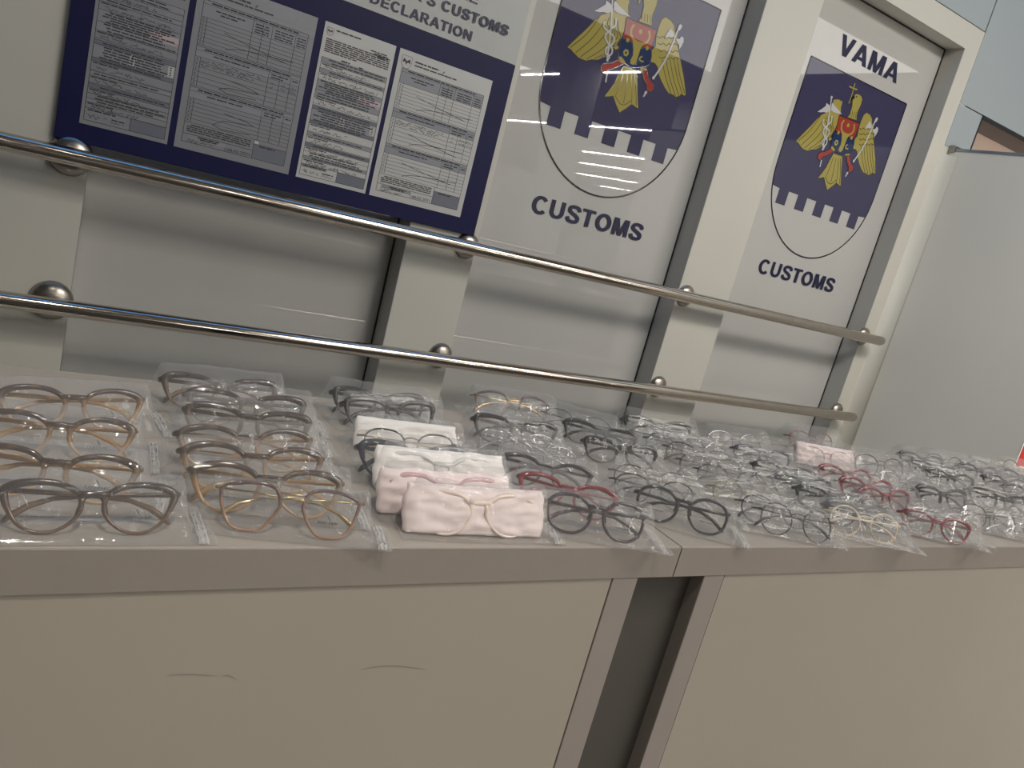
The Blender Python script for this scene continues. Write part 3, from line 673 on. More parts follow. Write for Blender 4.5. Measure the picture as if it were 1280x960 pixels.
# ---------------------------------------------------------------- customs crests on the glazing
EM=[
 ('P', 1, 0, [(-0.1254, 0.7368), (-0.0968, 0.7472), (-0.0682, 0.7454), (-0.0672, 0.7245), (-0.0592, 0.7066), (-0.058, 0.6882), (-0.0527, 0.6656), (-0.059, 0.6451), (-0.0605, 0.6285), (-0.0704, 0.6097), (-0.0742, 0.5925), (-0.0915, 0.5797), (-0.1018, 0.5554), (-0.1191, 0.5444), (-0.1301, 0.5361), (-0.1524, 0.5303), (-0.1721, 0.5198), (-0.195, 0.5192), (-0.2055, 0.5201), (-0.2177, 0.5249), (-0.23, 0.5296), (-0.2414, 0.5345), (-0.255, 0.5372), (-0.2314, 0.5714), (-0.2046, 0.6077), (-0.1789, 0.6464), (-0.161, 0.6682), (-0.136, 0.6848), (-0.1149, 0.7172)]),
 ('P', 1, 0, [(0.0782, 0.7347), (0.0912, 0.7471), (0.1166, 0.7444), (0.1353, 0.7343), (0.1435, 0.72), (0.165, 0.7038), (0.1792, 0.6743), (0.2066, 0.6366), (0.2388, 0.594), (0.2709, 0.5419), (0.2655, 0.5347), (0.2492, 0.5365), (0.2446, 0.5278), (0.2299, 0.5202), (0.2129, 0.5235), (0.1936, 0.5227), (0.1737, 0.5331), (0.1509, 0.5489), (0.1265, 0.5708), (0.114, 0.59), (0.1011, 0.5966), (0.0815, 0.5959), (0.0725, 0.6317), (0.0831, 0.6484), (0.075, 0.6791), (0.0745, 0.7091)]),
 ('L', 6, 0.003, [(-0.1654, 0.6607), (-0.1965, 0.5967), (-0.2438, 0.5392)]),
 ('L', 6, 0.003, [(-0.1398, 0.66), (-0.1713, 0.5922), (-0.2191, 0.5309)]),
 ('L', 6, 0.003, [(-0.1127, 0.6489), (-0.1469, 0.5831), (-0.1974, 0.5239)]),
 ('L', 6, 0.003, [(-0.0891, 0.6287), (-0.1225, 0.5736), (-0.1723, 0.5251)]),
 ('L', 6, 0.003, [(-0.0754, 0.611), (-0.1008, 0.5705), (-0.1429, 0.5365)]),
 ('L', 6, 0.003, [(-0.0716, 0.5958), (-0.0874, 0.5695), (-0.1201, 0.5495)]),
 ('L', 6, 0.003, [(0.1271, 0.6157), (0.1605, 0.5697), (0.2043, 0.5253)]),
 ('L', 6, 0.003, [(0.1418, 0.6224), (0.1787, 0.5721), (0.2262, 0.5233)]),
 ('L', 6, 0.003, [(0.1582, 0.6295), (0.194, 0.5782), (0.2404, 0.5285)]),
 ('L', 6, 0.003, [(0.173, 0.6362), (0.2083, 0.5862), (0.2542, 0.5377)]),
 ('L', 6, 0.003, [(0.1862, 0.6425), (0.2203, 0.5915), (0.265, 0.5421)]),
 ('L', 6, 0.003, [(0.0773, 0.6798), (0.0918, 0.6782), (0.101, 0.6863), (0.1162, 0.6838), (0.1249, 0.6928), (0.1396, 0.6913), (0.1483, 0.7004), (0.1626, 0.6998)]),
 ('L', 6, 0.003, [(0.088, 0.6607), (0.1026, 0.6591), (0.1118, 0.6672), (0.1271, 0.6646), (0.1358, 0.6737), (0.1506, 0.6721), (0.1594, 0.6812), (0.1737, 0.6806)]),
 ('L', 6, 0.003, [(0.0988, 0.6415), (0.1135, 0.6399), (0.1227, 0.6479), (0.138, 0.6454), (0.1468, 0.6544), (0.1616, 0.6528), (0.1704, 0.6618), (0.1849, 0.6612)]),
 ('L', 6, 0.003, [(0.1096, 0.6222), (0.1244, 0.6206), (0.1337, 0.6286), (0.149, 0.626), (0.1578, 0.635), (0.1728, 0.6334), (0.1816, 0.6424), (0.1961, 0.6418)]),
 ('L', 6, 0.003, [(-0.1287, 0.671), (-0.1285, 0.6499), (-0.1063, 0.6401), (-0.1016, 0.62)]),
 ('L', 6, 0.003, [(-0.1173, 0.6721), (-0.1127, 0.6489), (-0.0929, 0.6373), (-0.0907, 0.6187)]),
 ('L', 6, 0.003, [(-0.1059, 0.6732), (-0.0968, 0.648), (-0.0794, 0.6346), (-0.0796, 0.6174)]),
 ('L', 6, 0.003, [(-0.0945, 0.6742), (-0.0809, 0.6471), (-0.0658, 0.6319), (-0.0686, 0.6161)]),
 ('P', 1, 0, [(-0.0134, 0.6981), (-0.006, 0.712), (-0.0061, 0.7281), (-0.0082, 0.7479), (-0.0156, 0.7644), (-0.0189, 0.7768), (-0.0159, 0.7872), (-0.0053, 0.7952), (0.0113, 0.7974), (0.0279, 0.7948), (0.0385, 0.7855), (0.0415, 0.7675), (0.0395, 0.7519), (0.0357, 0.7362), (0.0387, 0.7181), (0.0455, 0.7026), (0.0166, 0.7)]),
 ('F', 5, 0, [(-0.0311, 0.77), (-0.022, 0.7823), (-0.0134, 0.7859), (-0.0067, 0.7771), (-0.0164, 0.769), (-0.0214, 0.7622)]),
 ('F', 5, 0, [(0.003, 0.7844), (0.0021, 0.7867), (-0.0002, 0.7876), (-0.0025, 0.7867), (-0.0034, 0.7844), (-0.0025, 0.7821), (-0.0002, 0.7812), (0.0021, 0.7821)]),
 ('L', 6, 0.0026, [(-0.0071, 0.7267), (-0.0001, 0.7045)]),
 ('L', 6, 0.0026, [(0.0044, 0.7284), (0.0119, 0.7052)]),
 ('L', 6, 0.0026, [(0.0159, 0.73), (0.024, 0.7059)]),
 ('L', 6, 0.0026, [(0.0275, 0.7317), (0.0362, 0.7065)]),
 ('P', 1, 0, [(-0.023, 0.5488), (0.0027, 0.55), (0.0331, 0.5512), (0.0451, 0.5277), (0.0617, 0.4872), (0.0834, 0.439), (0.0671, 0.4407), (0.0509, 0.4441), (0.0357, 0.4275), (0.0116, 0.4044), (-0.0114, 0.4246), (-0.0321, 0.4474), (-0.0478, 0.4408), (-0.0662, 0.4362), (-0.0527, 0.4616), (-0.0399, 0.4869), (-0.0335, 0.516)]),
 ('L', 6, 0.003, [(-0.0168, 0.534), (-0.0175, 0.4925), (-0.0229, 0.4496)]),
 ('L', 6, 0.003, [(-0.0001, 0.5355), (0.0109, 0.4871), (0.0172, 0.4371)]),
 ('L', 6, 0.003, [(0.0152, 0.5367), (0.0353, 0.4913), (0.0509, 0.4441)]),
 ('L', 6, 0.003, [(0.0277, 0.5399), (0.0521, 0.4932), (0.0721, 0.4447)]),
 ('L', 6, 0.003, [(-0.0229, 0.4496), (0.0016, 0.4333), (0.0233, 0.4341), (0.045, 0.4551)]),
 ('P', 2, 0, [(-0.0632, 0.6932), (0.0691, 0.6961), (0.0698, 0.6722), (0.0697, 0.653), (0.0654, 0.6315), (0.0293, 0.6284), (-0.0063, 0.6286), (-0.0572, 0.6321), (-0.0567, 0.6537)]),
 ('P', 3, 0, [(-0.0605, 0.6285), (-0.0349, 0.6328), (-0.0114, 0.6283), (-0.0, 0.6041), (0.0011, 0.5759), (0.026, 0.5693), (0.0321, 0.5907), (0.018, 0.6034), (0.0242, 0.6215), (0.0491, 0.6348), (0.0709, 0.6313), (0.0784, 0.6112), (0.081, 0.5869), (0.0658, 0.5752), (0.038, 0.5636), (0.0084, 0.5526), (-0.0215, 0.5591), (-0.0451, 0.5671), (-0.0562, 0.5783), (-0.0623, 0.6091)]),
 ('L', 1, 0.008, [(-0.0253, 0.6829), (-0.0317, 0.6687), (-0.0273, 0.6511), (-0.012, 0.639), (0.0091, 0.636), (0.0303, 0.6396), (0.0453, 0.6513), (0.0481, 0.669), (0.0394, 0.6846)]),
 ('F', 1, 0, [(-0.0161, 0.6368), (0.0086, 0.6337), (0.034, 0.6395), (0.0252, 0.6229), (0.0243, 0.6051), (0.0228, 0.5882), (0.0231, 0.5746), (0.0146, 0.5641), (0.0001, 0.5647), (-0.0025, 0.5761), (0.0018, 0.5909), (-0.0026, 0.6089)]),
 ('F', 1, 0, [(0.0144, 0.6712), (0.0129, 0.6757), (0.0091, 0.6785), (0.0043, 0.6785), (0.0005, 0.6757), (-0.001, 0.6712), (0.0005, 0.6667), (0.0043, 0.6639), (0.0091, 0.6639), (0.0129, 0.6667)]),
 ('F', 1, 0, [(-0.016, 0.5911), (-0.0221, 0.6016), (-0.0343, 0.6016), (-0.0404, 0.5911), (-0.0343, 0.5806), (-0.0221, 0.5806)]),
 ('F', 3, 0, [(-0.0237, 0.5911), (-0.025, 0.5943), (-0.0282, 0.5956), (-0.0314, 0.5943), (-0.0327, 0.5911), (-0.0314, 0.5879), (-0.0282, 0.5866), (-0.025, 0.5879)]),
 ('L', 1, 0.005, [(0.0407, 0.6012), (0.0327, 0.593), (0.0384, 0.5857), (0.052, 0.5871)]),
 ('F', 1, 0, [(-0.0275, 0.63), (-0.0314, 0.6367), (-0.039, 0.6367), (-0.0429, 0.63), (-0.039, 0.6233), (-0.0314, 0.6233)]),
 ('F', 1, 0, [(0.0584, 0.6319), (0.0545, 0.6386), (0.0469, 0.6386), (0.043, 0.6319), (0.0469, 0.6252), (0.0545, 0.6252)]),
 ('P', 1, 0, [(-0.0542, 0.568), (-0.0425, 0.5738), (-0.0231, 0.5652), (-0.0225, 0.5544), (-0.0359, 0.5532)]),
 ('P', 1, 0, [(0.0427, 0.5648), (0.0711, 0.5721), (0.0765, 0.5624), (0.0517, 0.5549)]),
 ('P', 1, 0, [(-0.085, 0.5933), (-0.0694, 0.6029), (-0.0603, 0.5956), (-0.0724, 0.5859)]),
 ('P', 2, 0, [(-0.0267, 0.5556), (-0.0529, 0.5607), (-0.0725, 0.5436), (-0.1027, 0.5325), (-0.1112, 0.5195), (-0.1043, 0.5061), (-0.0872, 0.5028), (-0.0811, 0.5175), (-0.0583, 0.5299)]),
 ('P', 2, 0, [(0.0549, 0.5591), (0.0754, 0.5644), (0.0877, 0.5486), (0.1033, 0.5369), (0.12, 0.5332), (0.1237, 0.5166), (0.1133, 0.5022), (0.0983, 0.503), (0.0917, 0.5216), (0.0735, 0.5349)]),
 ('L', 1, 0.005, [(-0.0359, 0.8279), (-0.0316, 0.7837), (-0.0323, 0.7484)]),
 ('L', 1, 0.006, [(-0.0614, 0.8076), (-0.0361, 0.8078), (-0.0106, 0.8095)]),
 ('F', 4, 0, [(-0.1226, 0.6965), (-0.137, 0.7108), (-0.1575, 0.7143), (-0.1564, 0.7026), (-0.1713, 0.6879), (-0.1913, 0.6702), (-0.1721, 0.6735), (-0.1558, 0.6792), (-0.1414, 0.6806), (-0.1273, 0.6893)]),
 ('F', 4, 0, [(-0.1197, 0.6973), (-0.1265, 0.7165), (-0.1247, 0.7259), (-0.1063, 0.717), (-0.078, 0.7092), (-0.0502, 0.6995), (-0.0698, 0.6972), (-0.0858, 0.6948), (-0.1026, 0.6942)]),
 ('L', 4, 0.006, [(-0.1398, 0.7415), (-0.1115, 0.6386), (-0.0941, 0.5456)]),
 ('L', 4, 0.006, [(-0.0806, 0.5067), (-0.0766, 0.4793)]),
 ('F', 4, 0, [(-0.134, 0.7415), (-0.1351, 0.7449), (-0.138, 0.747), (-0.1416, 0.747), (-0.1445, 0.7449), (-0.1456, 0.7415), (-0.1445, 0.7381), (-0.1416, 0.736), (-0.138, 0.736), (-0.1351, 0.7381)]),
 ('F', 4, 0, [(-0.088, 0.5469), (-0.0895, 0.5505), (-0.0931, 0.552), (-0.0967, 0.5505), (-0.0982, 0.5469), (-0.0967, 0.5433), (-0.0931, 0.5418), (-0.0895, 0.5433)]),
 ('L', 4, 0.006, [(-0.1418, 0.6557), (-0.1411, 0.6384), (-0.1175, 0.629), (-0.0934, 0.6222), (-0.0895, 0.6018), (-0.109, 0.5804), (-0.1061, 0.5651), (-0.0886, 0.5578), (-0.0943, 0.5493)]),
 ('L', 4, 0.006, [(-0.1042, 0.6779), (-0.0983, 0.6572), (-0.1155, 0.6349), (-0.1262, 0.6133), (-0.1089, 0.5966), (-0.0892, 0.5884), (-0.0835, 0.5711), (-0.0976, 0.5555)]),
 ('L', 4, 0.007, [(0.158, 0.7434), (0.1417, 0.6307), (0.1091, 0.5462)]),
 ('L', 4, 0.006, [(0.0988, 0.502), (0.0905, 0.4808)]),
 ('F', 4, 0, [(0.1159, 0.5509), (0.1142, 0.555), (0.1101, 0.5567), (0.106, 0.555), (0.1043, 0.5509), (0.106, 0.5468), (0.1101, 0.5451), (0.1142, 0.5468)]),
 ('F', 4, 0, [(0.101, 0.4955), (0.0993, 0.4996), (0.0952, 0.5013), (0.0911, 0.4996), (0.0894, 0.4955), (0.0911, 0.4914), (0.0952, 0.4897), (0.0993, 0.4914)]),
 ('F', 4, 0, [(0.1601, 0.7478), (0.1695, 0.7428), (0.1638, 0.7268), (0.1536, 0.7251), (0.1527, 0.7364)]),
 ('F', 4, 0, [(0.1227, 0.7209), (0.1383, 0.7131), (0.1499, 0.7024), (0.1382, 0.6937), (0.1241, 0.6926), (0.1114, 0.6825), (0.1123, 0.6938), (0.1149, 0.7022)]),
 ('F', 4, 0, [(0.1573, 0.6961), (0.1728, 0.7015), (0.1765, 0.7114), (0.1879, 0.7112), (0.1938, 0.6978), (0.1894, 0.6826), (0.1842, 0.6689), (0.178, 0.6829), (0.1671, 0.6888)]),
]
CM=[M['c_blue'],M['c_yel'],M['c_red'],M['c_azure'],M['c_wht'],M['c_blk'],M['c_yel2']]
def ribbon(mb,pts,y,th,m):
    P=[Vector((x,y,z)) for x,z in pts]
    Ls=[];Rs=[]
    for i,p in enumerate(P):
        t=(P[min(i+1,len(P)-1)]-P[max(i-1,0)]).normalized(); s=Vector((-t.z,0,t.x))*th/2
        Ls.append(p+s);Rs.append(p-s)
    n=len(P); mb.add(Ls+Rs,[(i,i+1,n+i+1,n+i) for i in range(n-1)],m)
def poly_fill(mb,pts,y,m):
    from mathutils.geometry import tessellate_polygon
    v=[Vector((x,y,z)) for x,z in pts]
    tri=tessellate_polygon([[Vector((p[0],p[1],0)) for p in pts]])
    mb.add(v,[tuple(t) for t in tri],m)
def crest(cx,label):
    hw=.3172; zt=.848-.0; y=0
    root=empty('customs_crest',(cx,YG-.0004,Z0+.116)); tag(root,label,'crest','customs crests on the glass')
    dz=lambda z: z-.116
    # field with battlements
    b=MB()
    zm,zk=dz(.3475),dz(.2895); N=11; xs=[-hw+2*hw*i/N for i in range(N+1)]
    a_=hw; zc=dz(.44); bz=zc
    def inside(x): return zc-bz*math.sqrt(max(0,1-(x/hw)**2))
    poly_fill(b,[(-hw,zm+.085),(hw,zm+.085),(hw,dz(.848)),(-hw,dz(.848))],-.0004,0)
    for i in range(N):
        x0,x1=xs[i],xs[i+1]; lo=zk if i%2==1 else zm
        if i==0: poly_fill(b,[(x0,zm+.085),(x0+.003,inside(x0+.003)),(x0+.012,max(zm,inside(x0+.012))),(x1,zm),(x1,zm+.085)],-.0004,0)
        elif i==N-1: poly_fill(b,[(x0,zm+.085),(x0,zm),(x1-.012,max(zm,inside(x1-.012))),(x1-.003,inside(x1-.003)),(x1,zm+.085)],-.0004,0)
        else: poly_fill(b,[(x0,lo),(x1,lo),(x1,zm+.085),(x0,zm+.085)],-.0004,0)
    b.build('shield_field',CM,root)
    b=MB()
    ol=[(-hw,dz(.846))]+[(-hw,zc)]+[(hw*math.cos(math.pi+math.pi*i/48),zc+bz*math.sin(math.pi+math.pi*i/48)) for i in range(1,48)]+[(hw,zc),(hw,dz(.846))]
    ribbon(b,ol,-.0007,.006,5); ribbon(b,[(-hw,dz(.846)),(hw,dz(.846))],-.0007,.005,5)
    b.build('shield_outline',CM,root)
    b=MB(); lvl=0
    for kind,m,w,pts in EM:
        lvl+=1; yy=-.0008-.00003*lvl
        pts=[(x,dz(z)) for x,z in pts]
        if kind=='P': poly_fill(b,pts,yy,m); ribbon(b,pts+pts[:1],yy-.00001,.0026,6 if m==1 else 5)
        elif kind=='F': poly_fill(b,pts,yy,m)
        elif kind=='L': ribbon(b,spline(pts),yy,w,m)
    b.build('eagle_emblem',CM,root)
    b=MB()
    text_into(b,'CUSTOMS',-.236,.257,dz(.0035),dz(.064),-.0006,0,.045); b.build('customs_lettering',M['ink'],root)
    b=MB()
    text_into(b,'VAMA',-.186,.206,dz(.8985),dz(.972),-.0006,0,.045); b.build('vama_lettering',M['ink'],root)
    return root
crest(2.768,'eagle crest on the glass beside the partition, whole with a cross on top')
crest(1.6385,'eagle crest on the glass beside the notice board, its head cut by the photo edge')

# ---------------------------------------------------------------- handrails
def handrail(zr,label):
    yr=2.19; r=.021; xe=3.253
    root=empty('handrail',(1.15,YW,Z0+zr)); tag(root,label,'handrail','steel bumper rails')
    b=MB()
    pts=[(-2.6,yr,Z0+zr),(-1,yr,Z0+zr),(1,yr,Z0+zr),(2.5,yr,Z0+zr),(xe-.030,yr,Z0+zr)]; rad=[r]*5
    for i in range(1,8):
        t=i/7*math.pi/2; pts.append((xe-.030+.030*math.sin(t),yr,Z0+zr)); rad.append(max(r*math.cos(t)**.55,.0015))
    b.tube(pts,rad,32,up=Vector((0,0,1))); b.v=[v-Vector(root.location) for v in b.v]; b.build('rail_bar',M['steel'],root,True)
    for x in (-1.06,.052,1.156,2.106,3.215):
        br=MB()
        br.tube([(x,yr+.015,Z0+zr-.004),(x,yr+.045,Z0+zr-.012),(x,YW-.01,Z0+zr-.012)],.009,12,up=Vector((0,0,1)))
        br.v=[v-Vector(root.location) for v in br.v]; bo=br.build('bracket',M['steel_d'],root,True)
        fl=MB(); n=28; prf=[(0,.050),(.004,.050),(.010,.047),(.018,.039),(.024,.028),(.027,.014),(.0275,0.0005)]
        sc=.82 if x>.5 else 1
        vs=[(x+h2*sc*math.cos(2*math.pi*k/n),YW-.0005-d*sc,Z0+zr-.002+h2*sc*math.sin(2*math.pi*k/n)) for d,h2 in prf for k in range(n)]
        fs=[(j*n+k,j*n+(k+1)%n,(j+1)*n+(k+1)%n,(j+1)*n+k) for j in range(len(prf)-1) for k in range(n)]
        fl.add(vs,fs); fl.v=[v-Vector(root.location) for v in fl.v]; fl.build('flange',M['steel_d'],bo,True)
    return root
handrail(-.146,'brushed steel handrail running just under the notice board and crests')
handrail(-.510,'brushed steel handrail just above the glasses on the worktop')

# ---------------------------------------------------------------- counters
def counter(x0,x1,label,left):
    root=empty('counter_unit',((x0+x1)/2,.9,0)); tag(root,label,'counter','grey topped counter units')
    L=Vector(root.location)
    def P(name,b,m,bev=.0012):
        b.v=[v-L for v in b.v]; o=b.build(name,m,root); 
        if bev: bevel(o,bev)
        return o
    yf,yb=.647,1.125
    b=MB(); b.box(x0,x1,yf+.0015,yb,ZT-.041,ZT); P('worktop',b,M['worktop'])
    b=MB(); b.box(x0,x1,yf,yf+.0015,ZT-.041,ZT-.0008); P('edge_band',b,M['edge'],.0004)
    if left:
        pl0,pl1=x0+.04,.623; legs=[(.6245,.664),(x0,x0+.039)]
    else:
        pl0,pl1=.8155,x1-.04; legs=[(.777,.8140),(x1-.039,x1)]
    b=MB(); b.box(pl0,pl1,yf+.002,yf+.02,.08,ZT-.0415)
    if left:
        def arc(u0,u1,z,amp,th,m):
            n=14; top=[];bot=[]
            for i in range(n+1):
                t=i/n; x=u0+(u1-u0)*t; zz=z+amp*math.sin(t*math.pi*1.3)-.004*t
                w=th*(1-abs(2*t-1)**3)
                top.append((x,yf+.0018,zz+w));bot.append((x,yf+.0018,zz-w))
            b.add(top+bot,[(i,i+1,n+2+i,n+1+i) for i in range(n)],1)
        arc(.325,.405,Z0-.484,.0035,.0009,1); arc(.140,.185,Z0-.472,.001,.0007,1); arc(.19,.205,Z0-.478,.002,.0007,1)
    P('front_panel',b,[M['white'],M['scuff']],0)
    for a,c in legs:
        b=MB(); b.box(a,c,yf+.001,yf+.05,0,ZT-.0415); P('leg',b,M['legm'])
    if not left:
        b=MB(); b.box(.6645,.7765,yf+.022,yf+.03,0,ZT-.0415); P('infill_panel',b,M['dark'],0)
    b=MB(); b.box(pl0,pl1,yb-.02,yb-.005,.0,ZT-.0415); P('back_panel',b,M['white'],0)
    b=MB(); b.box(x0 if left else .7765,.664 if left else x1,yf+.05,yb-.021,.06,.08); P('bottom_shelf',b,M['legm'],0)
    return root
counter(-1.05,.7188,'grey topped counter with a scuffed white front, carrying the brown glasses',True)
counter(.7205,2.95,'grey topped counter past the joint, carrying the red and round glasses',False)

